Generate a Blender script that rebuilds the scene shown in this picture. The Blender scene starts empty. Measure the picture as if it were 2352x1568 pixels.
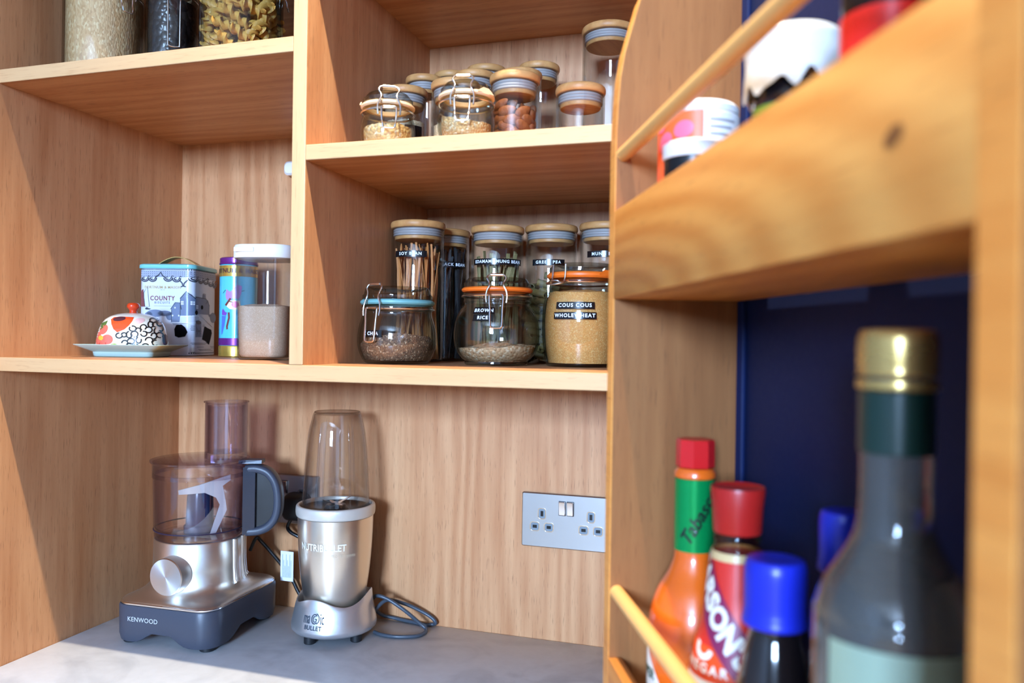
import bpy, bmesh, math, random
from mathutils import Vector, Matrix, noise
from mathutils.bvhtree import BVHTree
from mathutils.geometry import tessellate_polygon
PI = math.pi
sc = bpy.context.scene
COL = sc.collection
random.seed(7)

# ------------------------------------------------------------------ camera
# metres; x to the right along the cupboard, y into the cupboard, z up; z = 0 is the worktop
CAM = Vector((1.0285, -1.2304, 0.474))
YAW, PITCH, ROLL, FPX = -0.3024, -0.001, 0.0147, 1834.85
def cam_axes():
    fw = Vector((math.sin(YAW)*math.cos(PITCH), math.cos(YAW)*math.cos(PITCH), math.sin(PITCH)))
    r = Vector((math.cos(YAW), -math.sin(YAW), 0.0))
    u = r.cross(fw)
    return math.cos(ROLL)*r + math.sin(ROLL)*u, -math.sin(ROLL)*r + math.cos(ROLL)*u, fw
_r, _u, _f = cam_axes()
cd = bpy.data.cameras.new('camera')
cd.sensor_width = 36.0
cd.sensor_fit = 'HORIZONTAL'
cd.lens = FPX/2352*36.0
cd.clip_start = 0.02
cd.dof.use_dof = True
cd.dof.focus_distance = 1.16
cd.dof.aperture_fstop = 4.2
cam = bpy.data.objects.new('camera', cd)
COL.objects.link(cam)
m = Matrix((_r, _u, -_f)).transposed().to_4x4()
m.translation = CAM
cam.matrix_world = m
sc.camera = cam

# ------------------------------------------------------------------ world, daylight, exposure
w = bpy.data.worlds.new('daylight')
sc.world = w
w.use_nodes = True
w.node_tree.nodes['Background'].inputs[0].default_value = (0.62, 0.80, 1.0, 1)
w.node_tree.nodes['Background'].inputs[1].default_value = 1.2
sc.view_settings.view_transform = 'Standard'
sc.view_settings.look = 'None'
sc.view_settings.exposure = 0.0
sc.view_settings.gamma = 1.0
sc.view_settings.use_curve_mapping = False
sc.cycles.max_bounces = 10
sc.cycles.diffuse_bounces = 4
sc.cycles.glossy_bounces = 5
sc.cycles.transmission_bounces = 8
sc.cycles.transparent_max_bounces = 64
sc.cycles.caustics_reflective = False
sc.cycles.caustics_refractive = False
sc.cycles.use_denoising = True

WIN = (0.60, 1.85, 0.88, 2.05)        # the window in the rear wall: x0, x1, z0, z1
WALL_Y = -7.20
ld = bpy.data.lights.new('window_daylight', 'AREA')
ld.shape = 'RECTANGLE'
ld.size = WIN[1]-WIN[0]
ld.size_y = WIN[3]-WIN[2]
ld.energy = 1400.0
ld.color = (0.43, 0.645, 1.0)
lo = bpy.data.objects.new('window_daylight', ld)
COL.objects.link(lo)
lo.location = ((WIN[0]+WIN[1])/2, WALL_Y-0.09, (WIN[2]+WIN[3])/2)
lo.rotation_euler = (PI/2, 0, 0)      # shines towards +y

# ------------------------------------------------------------------ helpers
def S(r, g, b, a=1.0):
    def c(v):
        v /= 255.0
        return v/12.92 if v <= 0.04045 else ((v+0.055)/1.055)**2.4
    return (c(r), c(g), c(b), a)

def mk(name, bm, mat, parent=None, smooth=38, recalc=True):
    if recalc:
        bmesh.ops.recalc_face_normals(bm, faces=bm.faces)
    me = bpy.data.meshes.new(name)
    bm.to_mesh(me)
    bm.free()
    me.materials.append(mat)
    if smooth:
        me.shade_smooth()
        me.set_sharp_from_angle(angle=math.radians(smooth))
    o = bpy.data.objects.new(name, me)
    COL.objects.link(o)
    if parent:
        o.parent = parent
    return o

def tag(o, label, cat, group=None, kind=None):
    o['label'] = label
    o['category'] = cat
    if group: o['group'] = group
    if kind: o['kind'] = kind
    return o

def thing(name, label, cat, loc=(0, 0, 0), rotz=0.0, group=None):
    o = bpy.data.objects.new(name, None)
    o.empty_display_size = 0.02
    COL.objects.link(o)
    o.location = loc
    o.rotation_euler = (0, 0, rotz)
    return tag(o, label, cat, group)

def struct(name, bm, mat, label=None, cat=None, smooth=0):
    o = mk(name, bm, mat, None, smooth)
    o['kind'] = 'structure'
    o['label'] = label or name.replace('_', ' ')
    o['category'] = cat or name.split('_')[0]
    return o

def dup(root, loc, rot=None, label=None, group=None):
    r = root.copy(); COL.objects.link(r)
    r.location = loc
    if rot is not None: r.rotation_euler = rot
    if label: r['label'] = label
    if group: r['group'] = group
    for ch in list(root.children):
        c = ch.copy(); COL.objects.link(c); c.parent = r
        for g in ch.children:
            d = g.copy(); COL.objects.link(d); d.parent = c
    return r

def B(): return bmesh.new()

def box(bm, x0, x1, y0, y1, z0, z1, bev=0.0, seg=2):
    vs = [bm.verts.new((x, y, z)) for z in (z0, z1) for y in (y0, y1) for x in (x0, x1)]
    fs = [bm.faces.new([vs[i] for i in q]) for q in ((0, 2, 3, 1), (4, 5, 7, 6), (0, 1, 5, 4), (2, 6, 7, 3), (0, 4, 6, 2), (1, 3, 7, 5))]
    if bev:
        es = {e for f in fs for e in f.edges}
        bmesh.ops.bevel(bm, geom=list(es), offset=bev, segments=seg, affect='EDGES', profile=0.5)
    return bm

def loft(bm, rings, cap0=True, cap1=True, closed=True):
    R = [[bm.verts.new(p) for p in ring] for ring in rings]
    for a, b in zip(R, R[1:]):
        n = len(a)
        for i in range(n if closed else n-1):
            j = (i+1) % n
            bm.faces.new((a[i], a[j], b[j], b[i]))
    if cap0: bm.faces.new(list(reversed(R[0])))
    if cap1: bm.faces.new(R[-1])
    return bm

def lathe(bm, prof, n=48, c=(0, 0, 0), a0=0.0, zfun=None):
    """revolve (r, z) points about the z axis; a point with r = 0 is a pole"""
    rings = []
    for r, z in prof:
        if r < 1e-7:
            rings.append([bm.verts.new((c[0], c[1], c[2]+z))])
        else:
            ring = []
            for i in range(n):
                a = a0+2*PI*i/n
                zz = z if zfun is None else zfun(r, z, a)
                ring.append(bm.verts.new((c[0]+r*math.cos(a), c[1]+r*math.sin(a), c[2]+zz)))
            rings.append(ring)
    for A, Bq in zip(rings, rings[1:]):
        if len(A) == 1 and len(Bq) == 1: continue
        for i in range(n):
            j = (i+1) % n
            if len(A) == 1: bm.faces.new((A[0], Bq[j], Bq[i]))
            elif len(Bq) == 1: bm.faces.new((A[i], A[j], Bq[0]))
            else: bm.faces.new((A[i], A[j], Bq[j], Bq[i]))
    return bm

def smooth_prof(pts, k=4):
    """Catmull-Rom through profile points"""
    out = []
    P = [pts[0]]+list(pts)+[pts[-1]]
    for i in range(1, len(P)-2):
        p0, p1, p2, p3 = [Vector(P[j]) for j in (i-1, i, i+1, i+2)]
        for q in range(k):
            t = q/k
            v = 0.5*((2*p1)+(p2-p0)*t+(2*p0-5*p1+4*p2-p3)*t*t+(3*p1-p0-3*p2+p3)*t**3)
            out.append((max(v[0], 0.0), v[1]))
    out.append(tuple(pts[-1]))
    return out

def prof_r(prof):
    def f(z):
        best = prof[-1][0]
        for (r0, z0), (r1, z1) in zip(prof, prof[1:]):
            if z0 <= z <= z1 and z1 > z0:
                return r0+(r1-r0)*(z-z0)/(z1-z0)
        return best if z > prof[-1][1] else prof[0][0]
    return f

def shell_prof(wall, t, floor_t=None):
    """wall: (r, z) from the foot to the rim -> closed profile of a vessel of wall thickness t"""
    ft = floor_t or t*1.5
    z0 = wall[0][1]
    inner = [(max(r-t, 1e-4), max(z, z0+ft)) for r, z in wall]
    return [(0, z0)]+list(wall)+list(reversed(inner))+[(0, z0+ft)]

def rrect(w, d, r, n=6, z=0.0, cx=0.0, cy=0.0):
    pts = []
    r = min(r, w/2-1e-5, d/2-1e-5)
    for qx, qy, a in ((1, 1, 0), (-1, 1, PI/2), (-1, -1, PI), (1, -1, 1.5*PI)):
        for i in range(n+1):
            t = a+PI/2*i/n
            pts.append(Vector((cx+qx*(w/2-r)+r*math.cos(t), cy+qy*(d/2-r)+r*math.sin(t), z)))
    return pts

def tube(bm, pts, r, n=8, closed=False, cap=True):
    P = [Vector(p) for p in pts]
    N = len(P)
    T = []
    for i in range(N):
        a = P[(i-1) % N] if (closed or i > 0) else P[i]
        b = P[(i+1) % N] if (closed or i < N-1) else P[i]
        T.append((b-a).normalized())
    nrm = T[0].orthogonal().normalized()
    rings = []
    for i in range(N):
        if i:
            ax = T[i-1].cross(T[i])
            if ax.length > 1e-9:
                nrm = Matrix.Rotation(T[i-1].angle(T[i]), 3, ax.normalized()) @ nrm
        bn = T[i].cross(nrm).normalized()
        rr = r(i/(N-1)) if callable(r) else r
        rings.append([P[i]+rr*(math.cos(2*PI*k/n)*nrm+math.sin(2*PI*k/n)*bn) for k in range(n)])
    if closed:
        R = [[bm.verts.new(p) for p in ring] for ring in rings]
        # choose the twist offset that closes best
        off = min(range(n), key=lambda s: (R[-1][s].co-R[0][0].co).length)
        for i in range(N):
            a = R[i]; b = R[(i+1) % N]
            for k in range(n):
                if i == N-1:
                    bm.faces.new((a[(k+off) % n], a[(k+1+off) % n], b[(k+1) % n], b[k]))
                else:
                    bm.faces.new((a[k], a[(k+1) % n], b[(k+1) % n], b[k]))
    else:
        loft(bm, rings, cap, cap)
    return bm

def spline(pts, k=6, closed=False):
    P = [Vector(p) for p in pts]
    N = len(P)
    out = []
    for i in range(N if closed else N-1):
        g = (lambda j: P[j % N]) if closed else (lambda j: P[min(max(j, 0), N-1)])
        p0, p1, p2, p3 = g(i-1), g(i), g(i+1), g(i+2)
        for q in range(k):
            t = q/k
            out.append(0.5*((2*p1)+(p2-p0)*t+(2*p0-5*p1+4*p2-p3)*t*t+(3*p1-p0-3*p2+p3)*t**3))
    if not closed: out.append(P[-1])
    return out

def torus(bm, R, r, z, n=48, k=8, sq=1.0):
    prof = [(R+r*math.cos(2*PI*i/k), z+r*sq*math.sin(2*PI*i/k)) for i in range(k+1)]
    lathe(bm, prof, n)
    bmesh.ops.remove_doubles(bm, verts=bm.verts, dist=1e-7)
    return bm

# ---- flat artwork: items are (verts2d, faces); a map function lays them on a surface
def t_text(body, size, cx=0.0, cy=0.0, spacing=1.0, shear=0.0, rot=0.0, bold=0.0, xs=1.0):
    cu = bpy.data.curves.new('t', 'FONT')
    cu.body = body; cu.size = size
    cu.align_x = 'CENTER'; cu.align_y = 'CENTER'
    cu.space_character = spacing; cu.shear = shear
    cu.resolution_u = 3; cu.offset = bold
    ob = bpy.data.objects.new('t', cu)
    COL.objects.link(ob)
    dg = bpy.context.evaluated_depsgraph_get()
    me = bpy.data.meshes.new_from_object(ob.evaluated_get(dg))
    c, s = math.cos(rot), math.sin(rot)
    V = [(cx+c*v.co.x*xs-s*v.co.y, cy+s*v.co.x*xs+c*v.co.y) for v in me.vertices]
    F = [tuple(p.vertices) for p in me.polygons]
    bpy.data.objects.remove(ob); bpy.data.curves.remove(cu); bpy.data.meshes.remove(me)
    return (V, F)

def t_poly(pts):
    tri = tessellate_polygon([[Vector((p[0], p[1], 0)) for p in pts]])
    return (list(pts), [tuple(t) for t in tri])

def t_ell(cx, cy, rx, ry, rot=0.0, n=20, a0=0.0, a1=2*PI):
    c, s = math.cos(rot), math.sin(rot)
    pts = []
    for i in range(n):
        a = a0+(a1-a0)*i/n
        x, y = rx*math.cos(a), ry*math.sin(a)
        pts.append((cx+c*x-s*y, cy+s*x+c*y))
    return (pts, [tuple(range(n))])

def t_line(pts, w, closed=False):
    P = [Vector((p[0], p[1])) for p in pts]
    N = len(P); V = []; F = []
    for i in range(N):
        a = P[(i-1) % N] if (closed or i) else P[i]
        b = P[(i+1) % N] if (closed or i < N-1) else P[i]
        d = (b-a); d = d.normalized() if d.length > 0 else Vector((1, 0))
        n = Vector((-d.y, d.x))*(w/2)
        V += [tuple(P[i]+n), tuple(P[i]-n)]
    for i in range(N if closed else N-1):
        j = (i+1) % N
        F.append((2*i, 2*i+1, 2*j+1, 2*j))
    return (V, F)

def t_arc(cx, cy, rx, ry, a0, a1, w, n=14, rot=0.0):
    c, s = math.cos(rot), math.sin(rot)
    pts = []
    for i in range(n+1):
        a = a0+(a1-a0)*i/n
        x, y = rx*math.cos(a), ry*math.sin(a)
        pts.append((cx+c*x-s*y, cy+s*x+c*y))
    return t_line(pts, w, False)

def t_rect(x0, x1, y0, y1): return ([(x0, y0), (x1, y0), (x1, y1), (x0, y1)], [(0, 1, 2, 3)])

def decal(name, items, fmap, mat, parent, maxlen=0.004):
    bm = B()
    for V, F in items:
        vs = [bm.verts.new((x, y, 0)) for x, y in V]
        for f in F:
            try: bm.faces.new([vs[i] for i in f])
            except ValueError: pass
    bmesh.ops.triangulate(bm, faces=[f for f in bm.faces if len(f.verts) > 3])
    for _ in range(5):
        es = [e for e in bm.edges if e.calc_length() > maxlen]
        if not es: break
        bmesh.ops.subdivide_edges(bm, edges=es, cuts=1, use_grid_fill=False)
        bmesh.ops.triangulate(bm, faces=[f for f in bm.faces if len(f.verts) > 4])
    bad = []
    for v in bm.verts:
        p = fmap(v.co.x, v.co.y)
        if p is None: bad.append(v)
        else: v.co = p
    if bad: bmesh.ops.delete(bm, geom=bad, context='VERTS')
    return mk(name, bm, mat, parent, smooth=60, recalc=False)

def wrap(rf, z0, az, off=0.0005):
    """wrap (s, t) round a lathe whose radius at height z is rf(z)"""
    def f(s, t):
        z = z0+t
        a = az+s/rf(z0)
        R = rf(z)+off
        return Vector((R*math.cos(a), R*math.sin(a), z))
    return f

def project(bvh, org, right, up, off=0.0005):
    right, up = Vector(right).normalized(), Vector(up).normalized()
    d = up.cross(right).normalized()        # into the surface
    org = Vector(org)
    def f(s, t):
        q = org+right*s+up*t-d*0.3
        h, nrm, i, dist = bvh.ray_cast(q, d)
        if h is None: return None
        if nrm.dot(d) > 0: nrm = -nrm
        return h+nrm*off
    return f

def cam_az(loc): return math.atan2(CAM.y-loc[1], CAM.x-loc[0])

# ------------------------------------------------------------------ materials
def nodes(name):
    m = bpy.data.materials.new(name)
    m.use_nodes = True
    nt = m.node_tree
    bs = nt.nodes['Principled BSDF']
    return m, nt, bs

def pm(name, col, rough=0.5, metal=0.0, coat=0.0, spec=0.5, trans=0.0, ior=1.45, bump=None, var=None, emit=None):
    m, nt, bs = nodes(name)
    bs.inputs['Base Color'].default_value = col
    bs.inputs['Roughness'].default_value = rough
    bs.inputs['Metallic'].default_value = metal
    bs.inputs['Coat Weight'].default_value = coat
    bs.inputs['Specular IOR Level'].default_value = spec
    bs.inputs['Transmission Weight'].default_value = trans
    bs.inputs['IOR'].default_value = ior
    tc = nt.nodes.new('ShaderNodeTexCoord')
    n = nt.nodes.new('ShaderNodeTexNoise')
    n.inputs['Scale'].default_value = bump[0] if bump else 40
    n.inputs['Detail'].default_value = 3
    nt.links.new(tc.outputs['Object'], n.inputs['Vector'])
    mr = nt.nodes.new('ShaderNodeMapRange')
    v = var if var else 0.06
    mr.inputs['To Min'].default_value = max(rough-v, 0.01)
    mr.inputs['To Max'].default_value = min(rough+v, 1)
    nt.links.new(n.outputs['Fac'], mr.inputs['Value'])
    nt.links.new(mr.outputs['Result'], bs.inputs['Roughness'])
    if bump:
        b = nt.nodes.new('ShaderNodeBump')
        b.inputs['Strength'].default_value = bump[1]
        b.inputs['Distance'].default_value = 0.002
        nt.links.new(n.outputs['Fac'], b.inputs['Height'])
        nt.links.new(b.outputs['Normal'], bs.inputs['Normal'])
    if emit:
        bs.inputs['Emission Color'].default_value = emit[0]
        bs.inputs['Emission Strength'].default_value = emit[1]
    return m

def glass(name, tint, edge, ior=1.5, rough=0.0, gain=1.0):
    """clear thin-walled glass: what passes straight through is tinted more at a grazing view, where the wall is thicker to the eye, and the rest mirrors by Fresnel"""
    m = bpy.data.materials.new(name)
    m.use_nodes = True
    nt = m.node_tree
    nt.nodes.clear()
    out = nt.nodes.new('ShaderNodeOutputMaterial')
    mix = nt.nodes.new('ShaderNodeMixShader')
    tr = nt.nodes.new('ShaderNodeBsdfTransparent')
    gl = nt.nodes.new('ShaderNodeBsdfGlossy')
    gl.inputs['Roughness'].default_value = rough
    fr = nt.nodes.new('ShaderNodeFresnel')
    fr.inputs['IOR'].default_value = ior
    ge = nt.nodes.new('ShaderNodeNewGeometry')
    lw = nt.nodes.new('ShaderNodeLayerWeight')
    lw.inputs['Blend'].default_value = 0.35
    rp = nt.nodes.new('ShaderNodeMixRGB')
    rp.inputs[1].default_value = tint
    rp.inputs[2].default_value = edge
    nt.links.new(lw.outputs['Facing'], rp.inputs[0])
    nt.links.new(rp.outputs[0], tr.inputs['Color'])
    # Fresnel of the outside face on both sides (a thin wall never reflects totally)
    l2 = nt.nodes.new('ShaderNodeLayerWeight'); l2.inputs['Blend'].default_value = 0.5
    pw = nt.nodes.new('ShaderNodeMath'); pw.operation = 'POWER'; pw.inputs[1].default_value = 4.5
    nt.links.new(l2.outputs['Facing'], pw.inputs[0])
    ma = nt.nodes.new('ShaderNodeMath'); ma.operation = 'MULTIPLY_ADD'
    f0 = ((ior-1)/(ior+1))**2*gain
    ma.inputs[1].default_value = (1-f0)*0.75; ma.inputs[2].default_value = f0
    nt.links.new(pw.outputs[0], ma.inputs[0])
    nt.links.new(ma.outputs[0], mix.inputs[0])
    nt.links.new(tr.outputs[0], mix.inputs[1])
    nt.links.new(gl.outputs[0], mix.inputs[2])
    nt.links.new(mix.outputs[0], out.inputs['Surface'])
    nt.nodes.remove(fr); nt.nodes.remove(ge)
    return m

def wood(name, axis, light, dark, pore, rough=0.42, sc_=1.0, rings=None, knot=True, contrast=1.0):
    m, nt, bs = nodes(name)
    L = nt.links.new
    tc = nt.nodes.new('ShaderNodeTexCoord')
    def mapped(s_across, s_along):
        mp = nt.nodes.new('ShaderNodeMapping')
        v = [s_across*sc_]*3
        v['XYZ'.index(axis)] = s_along*sc_
        mp.inputs['Scale'].default_value = v
        L(tc.outputs['Object'], mp.inputs['Vector'])
        return mp
    def noise_(mp, scale, detail, dist=0.0):
        n = nt.nodes.new('ShaderNodeTexNoise')
        n.inputs['Scale'].default_value = scale
        n.inputs['Detail'].default_value = detail
        n.inputs['Distortion'].default_value = dist
        L(mp.outputs[0], n.inputs['Vector'])
        return n
    streak = noise_(mapped(1, 0.045), 130, 5)
    broad = noise_(mapped(1, 0.12), 14, 3, 0.8)
    pores = noise_(mapped(1, 0.06), 620, 2)
    flow = nt.nodes.new('ShaderNodeTexWave')
    if rings:
        flow.wave_type = 'RINGS'; flow.rings_direction = 'SPHERICAL'
        mp = nt.nodes.new('ShaderNodeMapping')
        mp.inputs['Location'].default_value = rings[0]
        mp.inputs['Scale'].default_value = rings[1]
        L(tc.outputs['Object'], mp.inputs['Vector'])
        flow.inputs['Scale'].default_value = rings[2]
        flow.inputs['Distortion'].default_value = rings[3]
        flow.inputs['Detail'].default_value = 2
        flow.inputs['Detail Scale'].default_value = 0.8
    else:
        flow.bands_direction = 'Y' if axis == 'X' else ('X' if axis == 'Z' else 'X')
        mp = mapped(1, 0.10)
        flow.inputs['Scale'].default_value = 9
        flow.inputs['Distortion'].default_value = 14
        flow.inputs['Detail'].default_value = 3
        flow.inputs['Detail Scale'].default_value = 1.2
    L(mp.outputs[0], flow.inputs['Vector'])
    def ramp(src, a, b):
        r = nt.nodes.new('ShaderNodeMapRange')
        r.inputs['From Min'].default_value = a; r.inputs['From Max'].default_value = b
        L(src, r.inputs['Value'])
        return r.outputs['Result']
    def math_(op, a, b):
        q = nt.nodes.new('ShaderNodeMath'); q.operation = op
        for i, x in enumerate((a, b)):
            if isinstance(x, (int, float)): q.inputs[i].default_value = x
            else: L(x, q.inputs[i])
        return q.outputs[0]
    k = contrast
    f = math_('ADD', math_('MULTIPLY', ramp(streak.outputs['Fac'], 0.3, 0.7), 0.36*k),
              math_('ADD', math_('MULTIPLY', ramp(broad.outputs['Fac'], 0.3, 0.7), 0.35*k),
                    math_('MULTIPLY', flow.outputs['Fac'], (0.75 if rings else 0.42)*k)))
    c = nt.nodes.new('ShaderNodeMixRGB')
    c.inputs[1].default_value = light; c.inputs[2].default_value = dark
    L(f, c.inputs[0])
    c2 = nt.nodes.new('ShaderNodeMixRGB')
    c2.inputs[2].default_value = pore
    L(c.outputs[0], c2.inputs[1])
    L(math_('MULTIPLY', ramp(pores.outputs['Fac'], 0.60, 0.72), 0.5*k), c2.inputs[0])
    last = c2
    if knot:
        vo = nt.nodes.new('ShaderNodeTexVoronoi')
        vo.inputs['Scale'].default_value = 7.5
        vo.inputs['Randomness'].default_value = 1.0
        mk_ = mapped(1, 0.42)
        L(mk_.outputs[0], vo.inputs['Vector'])
        c3 = nt.nodes.new('ShaderNodeMixRGB')
        c3.inputs[2].default_value = pore
        L(last.outputs[0], c3.inputs[1])
        L(math_('MULTIPLY', ramp(vo.outputs['Distance'], 0.045, 0.012), 0.7), c3.inputs[0])
        last = c3
    L(last.outputs[0], bs.inputs['Base Color'])
    bs.inputs['Roughness'].default_value = rough
    bs.inputs['Specular IOR Level'].default_value = 0.35
    b = nt.nodes.new('ShaderNodeBump')
    b.inputs['Strength'].default_value = 0.12
    b.inputs['Distance'].default_value = 0.0006
    L(streak.outputs['Fac'], b.inputs['Height'])
    L(b.outputs['Normal'], bs.inputs['Normal'])
    return m

def grain(name, c1, c2, c3, scale, bump=0.6, rough=0.75, stretch=(1, 1, 1), thr=0.62):
    """loose grains: cells of mixed tone"""
    m, nt, bs = nodes(name)
    L = nt.links.new
    tc = nt.nodes.new('ShaderNodeTexCoord')
    mp = nt.nodes.new('ShaderNodeMapping'); mp.inputs['Scale'].default_value = stretch
    L(tc.outputs['Object'], mp.inputs['Vector'])
    vo = nt.nodes.new('ShaderNodeTexVoronoi'); vo.inputs['Scale'].default_value = scale
    L(mp.outputs[0], vo.inputs['Vector'])
    sep = nt.nodes.new('ShaderNodeSeparateColor')
    L(vo.outputs['Color'], sep.inputs[0])
    mx = nt.nodes.new('ShaderNodeMixRGB'); mx.inputs[1].default_value = c1; mx.inputs[2].default_value = c2
    L(sep.outputs[0], mx.inputs[0])
    r = nt.nodes.new('ShaderNodeMapRange'); r.inputs['From Min'].default_value = thr; r.inputs['From Max'].default_value = min(thr+0.25, 0.999)
    L(sep.outputs[1], r.inputs['Value'])
    m2 = nt.nodes.new('ShaderNodeMixRGB'); m2.inputs[2].default_value = c3
    L(mx.outputs[0], m2.inputs[1]); L(r.outputs[0], m2.inputs[0])
    L(m2.outputs[0], bs.inputs['Base Color'])
    bs.inputs['Roughness'].default_value = rough
    b = nt.nodes.new('ShaderNodeBump'); b.inputs['Strength'].default_value = bump; b.inputs['Distance'].default_value = 0.0015
    b.invert = True
    L(vo.outputs['Distance'], b.inputs['Height']); L(b.outputs['Normal'], bs.inputs['Normal'])
    return m

def brushed(name, col, rough, axis='Z', aniso=0.0, stretch=90):
    m, nt, bs = nodes(name)
    L = nt.links.new
    bs.inputs['Base Color'].default_value = col
    bs.inputs['Metallic'].default_value = 1.0
    tc = nt.nodes.new('ShaderNodeTexCoord')
    mp = nt.nodes.new('ShaderNodeMapping')
    s = [4.0]*3; s['XYZ'.index(axis)] = stretch
    mp.inputs['Scale'].default_value = s
    L(tc.outputs['Object'], mp.inputs['Vector'])
    n = nt.nodes.new('ShaderNodeTexNoise'); n.inputs['Scale'].default_value = 18; n.inputs['Detail'].default_value = 4
    L(mp.outputs[0], n.inputs['Vector'])
    mr = nt.nodes.new('ShaderNodeMapRange'); mr.inputs['To Min'].default_value = rough-0.025; mr.inputs['To Max'].default_value = rough+0.025
    L(n.outputs['Fac'], mr.inputs['Value']); L(mr.outputs[0], bs.inputs['Roughness'])
    return m

OAK_L, OAK_D, OAK_P = S(213, 161, 116), S(181, 122, 80), S(108, 64, 38)
oak_z = wood('oak_laminate_upright', 'Z', OAK_L, OAK_D, OAK_P)
oak_x = wood('oak_laminate_level', 'X', OAK_L, OAK_D, OAK_P)
oak_edge = wood('oak_edging', 'X', S(206, 168, 124), S(188, 146, 102), S(160, 118, 78), knot=False, contrast=0.7, rough=0.42)
oak_edge_z = wood('oak_edging_upright', 'Z', S(206, 168, 124), S(188, 146, 102), S(160, 118, 78), knot=False, contrast=0.7, rough=0.42)
RK_L, RK_D, RK_P = S(224, 160, 84), S(202, 130, 60), S(128, 78, 36)
rack_panel_shaded_m = wood('oiled_oak_shaded', 'Z', S(152, 102, 60), S(126, 78, 42), S(92, 56, 32), knot=False)  # shade on the end panel faces is put into this darker oak
rack_board_m = wood('oiled_oak_board', 'X', RK_L, RK_D, RK_P, rings=((-0.0075, 0.0, -0.624), (0.25, 1.0, 1.0), 19, 2.6), knot=False, contrast=0.8, rough=0.36)
rack_shelf_m = wood('oiled_oak_shelf', 'X', RK_L, RK_D, RK_P, knot=False, rough=0.4)
dowel_m = wood('beech_dowel', 'X', S(232, 182, 112), S(214, 156, 88), S(190, 130, 70), knot=False, contrast=0.5, rough=0.36)
bamboo = wood('bamboo', 'X', S(206, 156, 98), S(176, 120, 68), S(140, 92, 50), knot=False, sc_=2.0, contrast=0.8, rough=0.45)
def quartz():
    m, nt, bs = nodes('pale_quartz')
    L = nt.links.new
    tc = nt.nodes.new('ShaderNodeTexCoord')
    n1 = nt.nodes.new('ShaderNodeTexNoise'); n1.inputs['Scale'].default_value = 9; n1.inputs['Detail'].default_value = 8; n1.inputs['Distortion'].default_value = 1.2
    n2 = nt.nodes.new('ShaderNodeTexNoise'); n2.inputs['Scale'].default_value = 60; n2.inputs['Detail'].default_value = 4
    L(tc.outputs['Object'], n1.inputs['Vector']); L(tc.outputs['Object'], n2.inputs['Vector'])
    r = nt.nodes.new('ShaderNodeValToRGB')
    r.color_ramp.elements[0].position = 0.30; r.color_ramp.elements[0].color = S(182, 187, 194)
    r.color_ramp.elements[1].position = 0.55; r.color_ramp.elements[1].color = S(208, 213, 219)
    L(n1.outputs['Fac'], r.inputs[0])
    mx = nt.nodes.new('ShaderNodeMixRGB'); mx.blend_type = 'MULTIPLY'; mx.inputs[0].default_value = 0.16
    L(r.outputs[0], mx.inputs[1]); L(n2.outputs['Fac'], mx.inputs[2])
    L(mx.outputs[0], bs.inputs['Base Color'])
    bs.inputs['Roughness'].default_value = 0.42
    bs.inputs['Specular IOR Level'].default_value = 0.4
    return m
quartz_m = quartz()
navy_m = pm('navy_paint', S(9, 25, 66), 0.6, spec=0.25, bump=(260, 0.05))
wall_m = pm('grey_paint', S(150, 158, 168), 0.8)
ceil_m = pm('ceiling_paint', S(236, 232, 226), 0.85)
floor_m = wood('floor_boards', 'Y', S(196, 160, 116), S(160, 118, 78), S(110, 76, 46), knot=True)
white_pl = pm('white_plastic', S(232, 230, 226), 0.35)
white_matte = pm('white_paper', S(232, 234, 238), 0.6)
black_tape = pm('black_embossing_tape', S(16, 17, 20), 0.22)
tape_white = pm('embossed_white', S(225, 228, 232), 0.5)
wire_m = pm('bright_steel_wire', (0.75, 0.74, 0.72, 1), 0.22, metal=1.0)
steel_b = brushed('brushed_steel', (0.74, 0.72, 0.68, 1), 0.33, 'Z')
champagne = brushed('brushed_champagne_metal', (0.84, 0.78, 0.68, 1), 0.30, 'Z')
silver_pl = pm('satin_silver', (0.66, 0.66, 0.67, 1), 0.32, metal=0.85)
chrome = pm('polished_chrome', (0.80, 0.80, 0.82, 1), 0.12, metal=1.0)
nickel = brushed('brushed_nickel_plate', (0.43, 0.42, 0.41, 1), 0.34, 'X')
dark_grey = pm('dark_grey_plastic', S(60, 64, 76), 0.38, bump=(900, 0.05))
black_pl = pm('black_plastic', S(18, 18, 20), 0.3)
black_rub = pm('black_rubber', S(22, 23, 26), 0.5)
grey_print = pm('pale_grey_print', S(206, 210, 216), 0.5)
clear = glass('clear_glass', (0.972, 0.980, 0.976, 1), (0.52, 0.56, 0.54, 1), gain=1.25)
lid_glass = glass('thick_lid_glass', (0.86, 0.875, 0.85, 1), (0.30, 0.32, 0.30, 1), gain=1.8)
clear_thin = glass('clear_borosilicate', (0.985, 0.988, 0.988, 1), (0.80, 0.83, 0.84, 1))
smoke = glass('smoky_violet_plastic', (0.968, 0.948, 0.975, 1), (0.56, 0.50, 0.62, 1), gain=2.2)
cup_pl = glass('clear_cup_plastic', (0.985, 0.982, 0.978, 1), (0.66, 0.62, 0.60, 1), gain=1.5)
box_pl = glass('clear_box_plastic', (0.965, 0.968, 0.972, 1), (0.50, 0.52, 0.54, 1), rough=0.02, gain=1.4)
seal_m = pm('translucent_grey_silicone', S(166, 162, 160), 0.5)
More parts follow.
